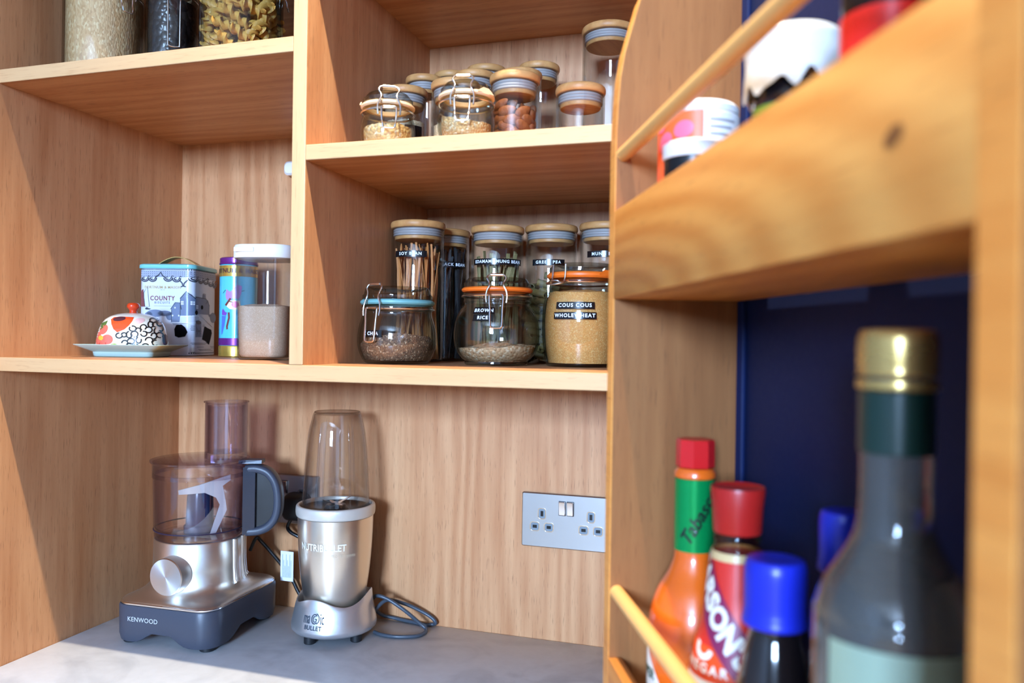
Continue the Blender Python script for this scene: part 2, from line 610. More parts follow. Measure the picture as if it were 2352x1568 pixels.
# ------------------------------------------------------------------ the room
FLOOR, CEIL, HIGH = -0.92, 1.78, 2.35
RX0, RX1, RY1 = -1.6, 3.6, 0.30
struct('floor', box(B(), RX0-0.1, RX1+0.1, WALL_Y-0.1, RY1+0.1, FLOOR-0.05, FLOOR), floor_m, 'wooden kitchen floor')
struct('ceiling', box(box(B(), RX0-0.1, RX1+0.1, -3.0, RY1+0.1, CEIL, HIGH+0.05), RX0-0.1, RX1+0.1, WALL_Y-0.1, -3.0, HIGH, HIGH+0.05), ceil_m, 'plain white ceiling, its unseen far part raised for the window light')  # unseen far half stepped up so daylight can come from a higher window
struct('wall_left', box(B(), RX0-0.1, RX0, WALL_Y-0.1, RY1+0.1, FLOOR, HIGH), wall_m, 'pale painted side wall')
struct('wall_right', box(B(), RX1, RX1+0.1, WALL_Y-0.1, RY1+0.1, FLOOR, HIGH), wall_m, 'pale painted side wall')
struct('wall_back', box(B(), RX0, RX1, RY1, RY1+0.1, FLOOR, CEIL), wall_m, 'pale wall behind the cupboard')
bm = B()
box(bm, RX0, WIN[0], WALL_Y-0.1, WALL_Y, FLOOR, HIGH)
box(bm, WIN[1], RX1, WALL_Y-0.1, WALL_Y, FLOOR, HIGH)
box(bm, WIN[0], WIN[1], WALL_Y-0.1, WALL_Y, FLOOR, WIN[2])
box(bm, WIN[0], WIN[1], WALL_Y-0.1, WALL_Y, WIN[3], HIGH)
struct('wall_rear', bm, wall_m, 'pale wall with the kitchen window')
bm = B()
fw_ = 0.045
box(bm, WIN[0], WIN[0]+fw_, WALL_Y-0.07, WALL_Y-0.02, WIN[2], WIN[3], 0.004)
box(bm, WIN[1]-fw_, WIN[1], WALL_Y-0.07, WALL_Y-0.02, WIN[2], WIN[3], 0.004)
box(bm, WIN[0]+fw_, WIN[1]-fw_, WALL_Y-0.07, WALL_Y-0.02, WIN[2], WIN[2]+fw_, 0.004)
box(bm, WIN[0]+fw_, WIN[1]-fw_, WALL_Y-0.07, WALL_Y-0.02, WIN[3]-fw_, WIN[3], 0.004)
xm = (WIN[0]+WIN[1])/2
box(bm, xm-0.018, xm+0.018, WALL_Y-0.07, WALL_Y-0.02, WIN[2]+fw_, WIN[3]-fw_, 0.004)
box(bm, WIN[0]+fw_, WIN[1]-fw_, WALL_Y-0.06, WALL_Y-0.03, 1.45, 1.48, 0.003)
wf = struct('window_1', bm, white_pl, 'white framed kitchen window with glazing bars', 'window')
mk('pane', box(B(), WIN[0]+0.01, WIN[1]-0.01, WALL_Y-0.048, WALL_Y-0.044, WIN[2]+0.01, WIN[3]-0.01), clear_thin, wf, 0)

lens_m = pm('downlight_lens', S(255, 236, 205), 0.4, emit=(S(255, 224, 178), 6.0))
LAMP_COL = (1.0, 0.84, 0.62)
def downlight(x, y, watts, first=False):
    t = thing('downlight', 'small recessed ceiling downlight out of frame above', 'light', (x, y, CEIL), 0, 'recessed ceiling downlights')
    mk('bezel', lathe(B(), [(0.022, -0.002), (0.022, -0.012), (0.040, -0.008), (0.042, -0.001), (0.022, -0.002)], 32), chrome, t)
    mk('lens', lathe(B(), [(0, -0.004), (0.021, -0.004), (0.021, -0.008), (0, -0.008)], 24), lens_m, t)
    l = bpy.data.lights.new('downlight_lamp', 'SPOT')
    l.energy = watts; l.color = LAMP_COL
    l.spot_size = math.radians(92); l.spot_blend = 0.8
    l.shadow_soft_size = 0.014
    o = bpy.data.objects.new('downlight_lamp', l)
    COL.objects.link(o); o.parent = t
    o.location = (0, 0, -0.022)
    return t
downlight(0.80, -0.736, 175)
downlight(1.75, -1.30, 14)
downlight(0.72, -2.20, 14)
downlight(1.75, -2.60, 14)

# ------------------------------------------------------------------ the cupboard
CF = -0.43              # front of the carcass
SF = -0.375             # front of the shelves
W_ = 0.965              # inside width
Z_UL = (0.8254, 0.8443); Z_M = (0.6908, 0.7097); Z_L = (0.4209, 0.4404); Z_T = (0.9583, 0.9773)
XD = (0.4747, 0.4938)
CB = (0.0, 0.0, FLOOR)
cup = thing('pantry_cupboard', 'open oak pantry cupboard with shelves above a pale worktop', 'cupboard', CB)
def part(name, bm, mat, par=cup, smooth=0):
    bmesh.ops.translate(bm, verts=bm.verts, vec=-Vector(CB))
    return mk(name, bm, mat, par, smooth)
part('side_panel', box(B(), -0.019, 0.0, CF, 0.0, FLOOR, 1.35), oak_z)
part('side_panel', box(B(), W_, W_+0.019, CF, 0.0, FLOOR, 1.35), oak_z)
part('back_panel', box(B(), -0.019, W_+0.019, 0.0, 0.012, FLOOR, 1.35), oak_z)
part('top_panel', box(B(), -0.019, W_+0.019, CF, 0.012, 1.35, 1.369), oak_x)
def shelf(x0, x1, z, name='shelf'):
    s = part(name, box(B(), x0, x1, SF+0.0022, -0.0005, z[0], z[1]), oak_x)
    e = part('edging', box(B(), x0, x1, SF, SF+0.0022, z[0], z[1], 0.0009), oak_edge, s)
    return s
shelf(0.0003, XD[0]-0.0002, Z_UL)
shelf(XD[1]+0.0002, W_-0.0003, Z_M)
shelf(0.0003, W_-0.0003, Z_L)
shelf(XD[1]+0.0002, W_-0.0003, Z_T)
shelf(0.0003, XD[0]-0.0002, (1.005, 1.024))
for za, zb in ((Z_L[1], 1.35),):
    d = part('divider', box(B(), XD[0], XD[1], SF+0.0022, -0.0005, za+0.0002, zb-0.0002), oak_z)
    part('edging', box(B(), XD[0], XD[1], SF, SF+0.0022, za+0.0002, zb-0.0002, 0.0009), oak_edge_z, d)
part('base_front', box(B(), 0.0, W_, CF, CF+0.018, FLOOR, -0.031), oak_x)
tag(mk('worktop', box(B(), 0.0005, W_-0.0005, CF-0.01, -0.0005, -0.03, 0.0, 0.002), quartz_m, None, 30), 'pale grey quartz worktop running along the bottom of the cupboard', 'worktop')

# ------------------------------------------------------------------ the door and its spice rack
A0 = Vector((0.9041, -0.5359, 0.0))
U = Vector((0.399, -0.9169, 0.0)).normalized(); V = Vector((-0.9169, -0.399, 0.0)).normalized()
ROT = math.atan2(U.y, U.x)
def ruv(u, v, z): return A0+U*u+V*v+Vector((0, 0, z))
RD = 0.113
bm = box(B(), -0.052, 0.56, RD+0.0045, RD+0.022, FLOOR+0.1, 1.30, 0.0015)
door = mk('cupboard_door', bm, navy_m, cup, 30)
door.location = (A0.x, A0.y, -FLOOR); door.rotation_euler = (0, 0, ROT)
door['label'] = 'navy painted inner face'
for nm, a in (('stile', (-0.052, 0.011, -0.80, 1.28)), ('stile', (0.492, 0.56, -0.80, 1.28)), ('rail', (0.011, 0.492, 1.21, 1.28))):
    s = mk(nm, box(B(), a[0], a[1], RD+0.0004, RD+0.0045, a[2], a[3], 0.0012), navy_m, door, 30)
for hz in (-0.55, 0.30, 1.05):
    s = mk('hinge', box(B(), -0.064, -0.0525, RD+0.006, RD+0.020, hz, hz+0.06, 0.002), chrome, door, 30)

RZ0 = -0.12
rack = thing('door_spice_rack', 'oiled oak spice rack of boards and dowels fixed inside the navy door', 'spice rack', (A0.x, A0.y, RZ0), ROT)
def rp(name, bm, mat, smooth=30, par=rack):
    bmesh.ops.translate(bm, verts=bm.verts, vec=(0, 0, -RZ0))
    return mk(name, bm, mat, par, smooth)
prof = [(0.0, RZ0), (0.0, 0.64), (0.0004, 0.66), (0.0012, 0.68), (0.0028, 0.705), (0.0065, 0.728), (0.0120, 0.7480), (0.0196, 0.7748), (0.031, 0.80), (0.050, 0.832), (0.078, 0.862), (RD, 0.885), (RD, RZ0)]
def end_panel(x0, x1, pr=None):
    bm = B()
    pr = pr or [(y+0.0012 if y < RD else y, z) for y, z in prof]
    a = [bm.verts.new((x0, y, z)) for y, z in pr]
    b = [bm.verts.new((x1, y, z)) for y, z in pr]
    n = len(pr)
    bm.faces.new(a); bm.faces.new(list(reversed(b)))
    for i in range(n):
        j = (i+1) % n
        bm.faces.new((a[i], b[i], b[j], a[j]))
    es = [e for e in bm.edges if abs(e.verts[0].co.x-e.verts[1].co.x) < 1e-6 and not (e.verts[0].co.y > RD-1e-4 and e.verts[1].co.y > RD-1e-4)]
    bmesh.ops.bevel(bm, geom=es, offset=0.0005, segments=2, affect='EDGES')
    return bm
lit_front_strip = [p for p in prof[:-2]]+[(p[0]+0.0012, p[1]) for p in reversed(prof[:-2])]
RL = 0.464
def decal_bm(items):
    bm = B()
    for V_, F_ in items:
        vs = [bm.verts.new((x, -0.0003, z)) for x, z in V_]
        for f in F_: bm.faces.new([vs[i] for i in f])
    return bm
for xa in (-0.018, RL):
    ep = rp('end_panel', end_panel(xa, xa+0.018), rack_panel_shaded_m)
    rp('edging', end_panel(xa, xa+0.018, lit_front_strip), rack_shelf_m, par=ep)  # same wood as the panel; lamp light on its front edge painted in lighter oak
for z0, z1 in ((0.5117, 0.5889), (0.121, 0.198)):
    fb = rp('front_board', box(B(), 0.0002, RL-0.0002, 0.0, 0.012, z0, z1, 0.0012), rack_board_m)
    if z0 > 0.4: rp('knot', None or decal_bm([t_ell(0.421, 0.548, 0.0062, 0.0036, 0.3)]), pm('oak_knot', S(120, 76, 40), 0.4), par=fb)
    rp('shelf_board', box(B(), 0.0002, RL-0.0002, 0.0122, RD-0.0002, z0, z0+0.012, 0.0006), rack_shelf_m)
for z in (0.6385, 0.2549):
    rp('dowel_rail', tube(B(), [(x, 0.0072, z) for x in (0.0002, 0.15, 0.3, RL-0.0002)], 0.0062, 20), dowel_m, 30)
RFLOOR1, RFLOOR2 = 0.5237, 0.133

# ------------------------------------------------------------------ sockets on the back panel
def socket(x0, z0, label):
    t = thing('double_socket', label, 'socket', (x0, 0.0, z0), 0, None)
    Wp, Hp = 0.146, 0.086
    def pl(name, bm, mat, par=t, sm=30): return mk(name, bm, mat, par, sm)
    ring = [[Vector((p.x+Wp/2, -0.0005, p.y+Hp/2)) for p in rrect(Wp, Hp, 0.003)],
            [Vector((p.x+Wp/2, -0.0045, p.y+Hp/2)) for p in rrect(Wp, Hp, 0.003)],
            [Vector((p.x+Wp/2, -0.0060, p.y+Hp/2)) for p in rrect(Wp-0.003, Hp-0.003, 0.002)]]
    plate = pl('face_plate', loft(B(), ring), nickel)
    def hole(cx, cz, w, h, sw, sh):
        bm = B()
        def R(w_, h_, r, y): return [Vector((p.x+cx, y, p.y+cz)) for p in rrect(w_, h_, r, 5)]
        loft(bm, [R(w, h, 0.0045, -0.0055), R(w, h, 0.0045, -0.0068), R(w-0.0014, h-0.0014, 0.004, -0.0068), R(w-0.0014, h-0.0014, 0.004, -0.0062)], False, True)
        rim = pl('socket_inlet', bm, chrome)
        pl('slot', box(B(), cx-sw/2, cx+sw/2, -0.00635, -0.0060, cz-sh/2, cz+sh/2), black_pl, rim, 0)
        pl('inlet_face', loft(B(), [R(w-0.0030, h-0.0030, 0.003, -0.0060), R(w-0.0030, h-0.0030, 0.003, -0.00628)]), grey_inlet, rim)
    for cx in (0.0335, 0.1125):
        hole(cx, 0.0535, 0.0135, 0.0180, 0.0045, 0.0085)
        hole(cx-0.0115, 0.0325, 0.0160, 0.0150, 0.0070, 0.0048)
        hole(cx+0.0115, 0.0325, 0.0160, 0.0150, 0.0070, 0.0048)
    for cx in (0.0665, 0.0795):
        bm = B()
        def R2(w_, h_, y, tilt=0.0): return [Vector((p.x+cx, y+tilt*p.y, p.y+0.0640)) for p in rrect(w_, h_, 0.001, 3)]
        loft(bm, [R2(0.0105, 0.0215, -0.0055), R2(0.0105, 0.0215, -0.0090, -0.10), R2(0.0090, 0.0200, -0.0102, -0.13)])
        sw = pl('rocker_switch', bm, chrome)
        pl('surround', loft(B(), [R2(0.0118, 0.0230, -0.0055), R2(0.0118, 0.0230, -0.0064)]), black_pl, sw)
    return t
grey_inlet = pm('grey_inlet', S(120, 130, 138), 0.4, metal=0.3)
socket(0.667, 0.1472, 'brushed metal double socket in plain view on the back panel, nothing plugged in')
socket(0.152, 0.1472, 'brushed metal double socket half hidden behind the two kitchen machines')

bm = loft(B(), [[Vector((p.x+0.2535, y, p.y+0.7690)) for p in rrect(w_, h_, 0.008)] for y, w_, h_ in ((-0.0003, 0.052, 0.024), (-0.016, 0.052, 0.024), (-0.020, 0.046, 0.018))])
tag(mk('plastic_fitting', bm, white_pl, None, 30), 'small white plastic fitting on the back panel, mostly hidden by the divider', 'fitting')
# ------------------------------------------------------------------ jars
def tape(parent, text, rf, z, az, width, h=0.0090, size=0.0062, name='label', spacing=1.25):
    bm = B()
    n = 14
    V = []; rows = []
    f1 = wrap(rf, z, az, 0.0002); f2 = wrap(rf, z, az, 0.0007)
    for off in (0.0001, 0.0007):
        f = wrap(rf, z, az, off)
        for t in (-h/2, h/2):
            rows.append([bm.verts.new(f(-width/2+width*i/n, t)) for i in range(n+1)])
    a, b, c, d = rows     # inner low, inner high, outer low, outer high
    for i in range(n):
        bm.faces.new((c[i], c[i+1], d[i+1], d[i])); bm.faces.new((a[i+1], a[i], b[i], b[i+1]))
        bm.faces.new((d[i], d[i+1], b[i+1], b[i])); bm.faces.new((a[i], a[i+1], c[i+1], c[i]))
    bm.faces.new((a[0], c[0], d[0], b[0])); bm.faces.new((a[n], b[n], d[n], c[n]))
    o = mk(name, bm, black_tape, parent, 40)
    if text:
        decal('lettering', [t_text(text, size, spacing=spacing, bold=0.0002)], wrap(rf, z, az, 0.0010), tape_white, o, 0.0035)
    return o

def lid_lathe(R):
    return smooth_prof([(R-0.004, 0.0), (R-0.0012, 0.0006), (R, 0.004), (R-0.0002, 0.0075), (R-0.0016, 0.0098), (R-0.005, 0.0108)], 3)

def canister(name, label, x, y, z0, h, R, group, light=True):
    """straight glass canister with a bamboo lid; h is the whole height, R the lid radius"""
    t = thing(name, label, 'jar', (x, y, z0), random.uniform(0, 6), group)
    r = R*0.965; gt = 0.0019
    top = h-0.0110
    wall = [(r-0.004, 0.0), (r-0.0012, 0.0012), (r, 0.004), (r, 0.02), (r, top*0.6), (r, top-0.002), (r-0.0006, top-0.0004)]
    mk('glass_body', lathe(B(), shell_prof(wall, gt, 0.003), 56), clear_thin, t)
    lp = [(0, top+0.0001)]+[(a, top+0.0001+b) for a, b in lid_lathe(R)]+[(0, top+0.0109)]
    lid = mk('lid', lathe(B(), lp, 56), bamboo, t)
    ri = r-gt-0.0007
    mk('plug', lathe(B(), [(0, top-0.0165), (ri-0.003, top-0.0165), (ri-0.0022, top-0.0155), (ri-0.0022, top-0.0002), (0, top-0.0002)], 48), bamboo, lid)
    sp = [(ri-0.0020, top-0.0118)]
    for k in range(3):
        z = top-0.0112+k*0.0037
        sp += [(ri, z+0.0004), (ri, z+0.0020), (ri-0.0011, z+0.0027)]
    sp += [(ri-0.0020, top-0.0004)]
    mk('seal', lathe(B(), sp+[(ri-0.0020, top-0.0118)], 48), seal_m, lid)
    t['inner_r'] = r-gt; 
    return t, (lambda z: r)

def heap(name, label, cat, loc, rf, z0, level, amp, mat, tilt=(0, 0), seed=0, dome=0.0, gap=0.0012, kind='stuff', n=56, rough=0.0):
    """loose grains filling a vessel of inner radius rf(z) from z0 up to level"""
    bm = B()
    rng = random.Random(seed)
    R0 = rf(level)-gap
    K = 14
    rows = []
    zs = [z0+0.0003]
    nz = 8
    zl = lambda x, y: level+tilt[0]*x+tilt[1]*y+amp*noise.noise(Vector((x*60+seed*3.1, y*60, seed)))+dome*(1-(x*x+y*y)/(R0*R0))+rough*noise.noise(Vector((x*420, y*420, seed)))
    walls = []
    for j in range(nz+1):
        ring = []
        for i in range(n):
            a = 2*PI*i/n
            top = max(zl(R0*math.cos(a), R0*math.sin(a)), z0+0.002)
            z = z0+0.0003+(top-z0-0.0003)*j/nz
            r = rf(z)-gap
            ring.append(Vector((r*math.cos(a), r*math.sin(a), z)))
        walls.append(ring)
    tops = []
    last = walls[-1]
    for k in range(1, K):
        s = 1-k/K
        ring = []
        for i in range(n):
            x, y = last[i].x*s, last[i].y*s
            e = (1-s)
            zz = zl(x, y)
            b = min(1, e*3)
            ring.append(Vector((x, y, last[i].z*(1-b)+max(zz, z0+0.002)*b)))
        tops.append(ring)
    loft(bm, walls+tops, True, True)
    o = mk(name, bm, mat, None, 60)
    o.location = loc
    return tag(o, label, cat, None, kind)

def clip_jar(name, label, loc, wall, h, neck_r, z_gasket, gcol, az, tapes=(), group=None, gt=0.0026, tab=None, flat=False, lever_len=0.034, bail_drop=0.0):
    t = thing(name, label, 'jar', loc, 0, group)
    wp = smooth_prof(wall, 4)
    rf = prof_r(wp)
    mk('glass_body', lathe(B(), shell_prof(wp, gt, 0.004), 64), clear, t)
    zg, gh = z_gasket
    # glass lid: a thick disc with a raised rim, sitting on the gasket
    zt = h
    lp = [(0, zg+gh+0.0004), (neck_r-0.001, zg+gh+0.0004), (neck_r+0.0006, zg+gh+0.0016), (neck_r+0.0006, zg+gh+0.0060), (neck_r-0.0016, zg+gh+0.0078),
          (neck_r-0.0030, zt-0.0030), (neck_r-0.0052, zt-0.0004), (neck_r-0.0085, zt-0.0002), (neck_r-0.0105, zt-0.0024), (neck_r-0.016, zt-0.0050), (0, zt-0.0052)]
    mk('glass_lid', lathe(B(), lp, 64), lid_glass, t)
    gp = [(neck_r-0.006, zg+0.0003), (neck_r+0.0012, zg+0.0003), (neck_r+0.0032, zg+gh*0.35), (neck_r+0.0032, zg+gh*0.7), (neck_r+0.0010, zg+gh-0.0001), (neck_r-0.006, zg+gh-0.0001), (neck_r-0.006, zg+0.0003)]
    bm = lathe(B(), gp, 64)
    if tab is not None:
        a = tab
        ring0 = []
        c = Vector((math.cos(a), math.sin(a), 0)); s = Vector((-math.sin(a), math.cos(a), 0))
        pts = [(-0.013, 0), (-0.009, 0.0032), (-0.004, 0.0062), (0.004, 0.0062), (0.009, 0.0032), (0.013, 0)]
        fr = [c*(neck_r+0.0030)+s*p[0]+Vector((0, 0, zg+gh*0.5+p[1])) for p in pts]
        bk = [q-c*0.0016 for q in fr]
        va = [bm.verts.new(q) for q in fr]; vb = [bm.verts.new(q) for q in bk]
        bm.faces.new(va); bm.faces.new(list(reversed(vb)))
        for i in range(len(pts)):
            j = (i+1) % len(pts)
            bm.faces.new((va[i], vb[i], vb[j], va[j]))
    mk('gasket', bm, gcol, t)
    # wires, in a frame whose +x looks out of the front of the jar
    wr = 0.00115
    Rw = neck_r+0.0026
    zw = zg-0.0055
    bm = torus(B(), Rw, wr, zw, 56, 8)
    mk('neck_wire', bm, wire_m, t)
    def P(out, s, z):
        c = Vector((math.cos(az), math.sin(az), 0)); q = Vector((-math.sin(az), math.cos(az), 0))
        return c*out+q*s+Vector((0, 0, z))
    o = Rw+0.0032
    zt_ = zt+0.0006
    if flat:      # the clip swung down level, its loops lying across the neck
        clip = mk('wire_clip', tube(B(), spline([P(o-0.002, -0.010, zg+gh+0.009), P(o, -0.0105, zg-0.001), P(o+0.004, -0.0095, zw-0.0020), P(o+0.009, -0.006, zw+0.0005), P(o+0.010, 0.0, zw+0.0008), P(o+0.009, 0.006, zw+0.0005), P(o+0.004, 0.0095, zw-0.0020), P(o, 0.0105, zg-0.001), P(o-0.002, 0.010, zg+gh+0.009)], 6), wr, 8), wire_m, t)
        mk('lever', tube(B(), spline([P(o-0.002, -0.0145, zw+0.001), P(o+0.007, -0.0140, zw-0.002), P(o+0.013, -0.008, zw-0.004), P(o+0.014, 0.0, zw-0.0046), P(o+0.013, 0.008, zw-0.004), P(o+0.007, 0.0140, zw-0.002), P(o-0.002, 0.0145, zw+0.001)], 6), wr, 8), wire_m, clip)
    else:
        top_out = neck_r+0.0042
        H = zt_-zw
        pts = [P(o+0.003, -0.0130, zw-0.010), P(o+0.0022, -0.0138, zw-0.002), P(o+0.0012, -0.0125, zw+H*0.22), P(o+0.0006, -0.0095, zw+H*0.46), P(top_out, -0.0098, zw+H*0.66), P(top_out-0.0012, -0.0122, zw+H*0.86), P(top_out-0.0030, -0.0100, zt_+0.0004), P(top_out-0.0036, -0.0060, zt_+0.0012),
               P(top_out-0.0036, 0.0060, zt_+0.0012), P(top_out-0.0030, 0.0100, zt_+0.0004), P(top_out-0.0012, 0.0122, zw+H*0.86), P(top_out, 0.0098, zw+H*0.66), P(o+0.0006, 0.0095, zw+H*0.46), P(o+0.0012, 0.0125, zw+H*0.22), P(o+0.0022, 0.0138, zw-0.002), P(o+0.003, 0.0130, zw-0.010)]
        clip = mk('wire_clip', tube(B(), spline(pts, 5), wr, 8), wire_m, t)
        mk('saddle', tube(B(), [P(top_out-0.0034, -0.0078, zt_+0.0012), P(top_out-0.0034, 0.0078, zt_+0.0012)], 0.0023, 10), wire_m, clip)
        bo = max(rf(zw-0.02), o)+0.004
        L = lever_len
        lv = [P(o+0.001, -0.0065, zw+0.0005), P(o+0.0024, -0.0088, zw-0.001), P(o+0.0034, -0.0088, zw-0.010), P(bo, -0.0082, zw-0.018), P(bo+0.002, -0.0078, zw-L+0.006), P(bo+0.002, -0.0066, zw-L+0.0012), P(bo+0.002, -0.0035, zw-L),
              P(bo+0.002, 0.0035, zw-L), P(bo+0.002, 0.0066, zw-L+0.0012), P(bo+0.002, 0.0078, zw-L+0.006), P(bo, 0.0082, zw-0.018), P(o+0.0034, 0.0088, zw-0.010), P(o+0.0024, 0.0088, zw-0.001), P(o+0.001, 0.0065, zw+0.0005)]
        mk('lever', tube(B(), spline(lv, 5), wr, 8), wire_m, clip)
        mk('lever_bar', tube(B(), [P(o+0.001, -0.0065, zw+0.0005), P(o+0.001, 0.0065, zw+0.0005)], wr, 8), wire_m, clip)
    for tx in tapes:
        tape(t, tx[0], rf, tx[1], tx[2], tx[3], size=tx[4] if len(tx) > 4 else 0.0062)
    return t, rf, gt

orange_rub = pm('orange_rubber', S(236, 112, 30), 0.45)
teal_rub = pm('teal_rubber', S(110, 168, 170), 0.45)
cream_rub = pm('cream_rubber', S(236, 200, 158), 0.5)
chia_m = grain('chia_seed', S(92, 66, 48), S(140, 104, 74), S(214, 184, 146), 620, 0.8, thr=0.86)
brown_rice_m = grain('brown_rice_grain', S(224, 184, 138), S(188, 146, 104), S(232, 208, 172), 330, 0.9, stretch=(1, 0.45, 1), thr=0.7)
couscous_m = grain('couscous_grain', S(242, 172, 92), S(226, 150, 74), S(250, 202, 132), 900, 0.5, thr=0.75)
sugar_m = grain('pale_brown_sugar', S(212, 180, 148), S(200, 166, 132), S(228, 202, 174), 1300, 0.3, thr=0.8)
white_rice_m = grain('white_rice_grain', S(222, 180, 130), S(198, 152, 102), S(232, 198, 150), 430, 0.55, stretch=(1, 1, 0.5), thr=0.7)
bean_m = grain('black_bean', S(28, 24, 26), S(40, 34, 34), S(52, 46, 46), 130, 0.9, rough=0.3)
flour_m = grain('oat_flour', S(222, 196, 152), S(206, 178, 134), S(232, 212, 172), 700, 0.4)
crumb_m = grain('toasted_crumb', S(232, 190, 120), S(214, 164, 96), S(246, 220, 170), 260, 1.0, thr=0.7)
sesame_m = grain('golden_flake', S(226, 186, 124), S(206, 160, 100), S(244, 222, 176), 380, 0.9, thr=0.7)
almond_m = pm('almond_skin', S(126, 68, 32), 0.6, bump=(220, 0.5))
soy_m = pm('soy_noodle', S(208, 134, 72), 0.55, bump=(300, 0.3))
edam_m = pm('olive_noodle', S(146, 130, 84), 0.65, bump=(500, 0.6))
penne_m = pm('green_pasta', S(112, 96, 52), 0.6, bump=(400, 0.4))
fusilli_m = pm('durum_pasta', S(210, 160, 76), 0.5, bump=(300, 0.3))
noodle_black = pm('black_noodle', S(30, 26, 28), 0.5, bump=(300, 0.3))

ZL = Z_L[1]+0.0003; ZM = Z_M[1]+0.0003; ZU = Z_UL[1]+0.0003

# ---- middle shelf, front row
L = (0.5535, -0.235, ZL)
ca = cam_az(L)
wall = [(0.0400, 0.0), (0.0440, 0.0022), (0.0490, 0.010), (0.0530, 0.022), (0.0537, 0.034), (0.0522, 0.048), (0.0490, 0.060), (0.0470, 0.066), (0.0470, 0.070), (0.0484, 0.0715), (0.0484, 0.0765), (0.0470, 0.0785)]
t, rf, gt = clip_jar('clip_top_jar', 'squat clip-top glass jar with a teal seal, a third full of dark chia seeds', L, wall, 0.1035, 0.0470, (0.0788, 0.0070), teal_rub, ca-0.66, [('CHIA', 0.0400, ca-0.64, 0.027)], lever_len=0.044)
heap('chia_seeds', 'dark speckled chia seeds in the teal-sealed clip jar', 'seeds', L, lambda z: rf(z)-gt, 0.0042, 0.0250, 0.004, chia_m, (0.18, -0.28), 1, rough=0.0014)

L = (0.685, -0.200, ZL)
ca = cam_az(L)
wall = [(0.0410, 0.0), (0.0430, 0.0018), (0.0430, 0.0060), (0.0470, 0.0090), (0.0540, 0.0180), (0.0580, 0.0320), (0.0580, 0.0480), (0.0555, 0.0620), (0.0505, 0.0730), (0.0455, 0.0800), (0.0448, 0.0830), (0.0462, 0.0850), (0.0452, 0.0880), (0.0468, 0.0905), (0.0468, 0.0945), (0.0450, 0.0975)]
t, rf, gt = clip_jar('clip_top_jar', 'round-bellied clip-top jar with an orange seal and a little brown rice in the bottom', L, wall, 0.1170, 0.0450, (0.0978, 0.0062), orange_rub, ca-0.02, [('BROWN', 0.0720, ca-0.34, 0.029, 0.0060), ('RICE', 0.0625, ca-0.34, 0.028, 0.0060)], lever_len=0.043)
heap('brown_rice', 'shallow heap of brown rice in the round orange-sealed jar', 'rice', L, lambda z: rf(z)-gt, 0.0048, 0.0240, 0.0030, brown_rice_m, (0.04, 0.0), 2, dome=0.005, rough=0.0012)

L = (0.797, -0.175, ZL)
ca = cam_az(L)
wall = [(0.0440, 0.0), (0.0470, 0.0018), (0.0480, 0.0060), (0.0500, 0.0160), (0.0522, 0.0340), (0.0532, 0.0540), (0.0524, 0.0740), (0.0500, 0.0900), (0.0465, 0.1010), (0.0440, 0.1060), (0.0440, 0.1090), (0.0455, 0.1105), (0.0455, 0.1140), (0.0440, 0.1160)]
t, rf, gt = clip_jar('clip_top_jar', 'tall clip-top jar with an orange seal, full to the shoulder with couscous', L, wall, 0.1370, 0.0442, (0.1166, 0.0080), orange_rub, ca-0.66, [('COUS COUS', 0.0800, ca-0.18, 0.052, 0.0066), ('WHOLEWHEAT', 0.0668, ca-0.185, 0.058, 0.0066)], tab=ca+0.75, flat=True)
heap('couscous', 'pale golden couscous filling the tall orange-sealed jar', 'couscous', L, lambda z: rf(z)-gt, 0.0045, 0.0985, 0.0020, couscous_m, (0.0, 0.0), 3, dome=0.004, rough=0.0008)

# ---- middle shelf, back row of tall bamboo-lidded canisters
HC = 0.2070
GR = 'tall bamboo-lidded canisters at the back of the middle shelf'
def strip_noodles(prefix, label, group, loc, rin, n, ln, w, th, mat, seed, z0=0.004, lean=0.25, cat='noodle'):
    rng = random.Random(seed)
    bm = box(B(), -w/2, w/2, -th/2, th/2, 0, ln, 0.0002, 1)
    bmesh.ops.subdivide_edges(bm, edges=[e for e in bm.edges if abs(e.verts[0].co.z-e.verts[1].co.z) > ln*0.5], cuts=8)
    for v in bm.verts:
        v.co.x += 0.0016*math.sin(v.co.z*38); v.co.y += 0.0012*math.sin(v.co.z*29+1)
    proto = mk(prefix, bm, mat, None, 40)
    tag(proto, label, cat, group)
    for i in range(n):
        o = proto if i == 0 else proto.copy()
        if i: COL.objects.link(o)
        a = 2*PI*(i*0.618034)+rng.uniform(-0.15, 0.15)
        rr = rin*math.sqrt(rng.uniform(0.20, 1.0))*0.90
        b = a+rng.uniform(-0.9, 0.9)*lean*4
        r2 = min(rin*0.92, max(rr+rng.uniform(-0.006, 0.006), rin*0.2))
        lz = ln*rng.uniform(0.9, 1.04)
        p0 = Vector((rr*math.cos(a), rr*math.sin(a), 0)); p1 = Vector((r2*math.cos(b), r2*math.sin(b), 0))
        d = p1-p0
        if d.length > lz*0.3: d = d.normalized()*lz*0.3
        dirv = Vector((d.x, d.y, math.sqrt(max(lz*lz-d.length_squared, 1e-6)))).normalized()
        q = dirv.to_track_quat('Z', 'Y') @ Matrix.Rotation(rng.uniform(0, 6.28), 3, 'Z').to_quaternion()
        o.rotation_mode = 'QUATERNION'; o.rotation_quaternion = q
        o.scale = (1, 1, lz/ln)
        o.location = Vector(loc)+p0+Vector((0, 0, z0))
    return proto

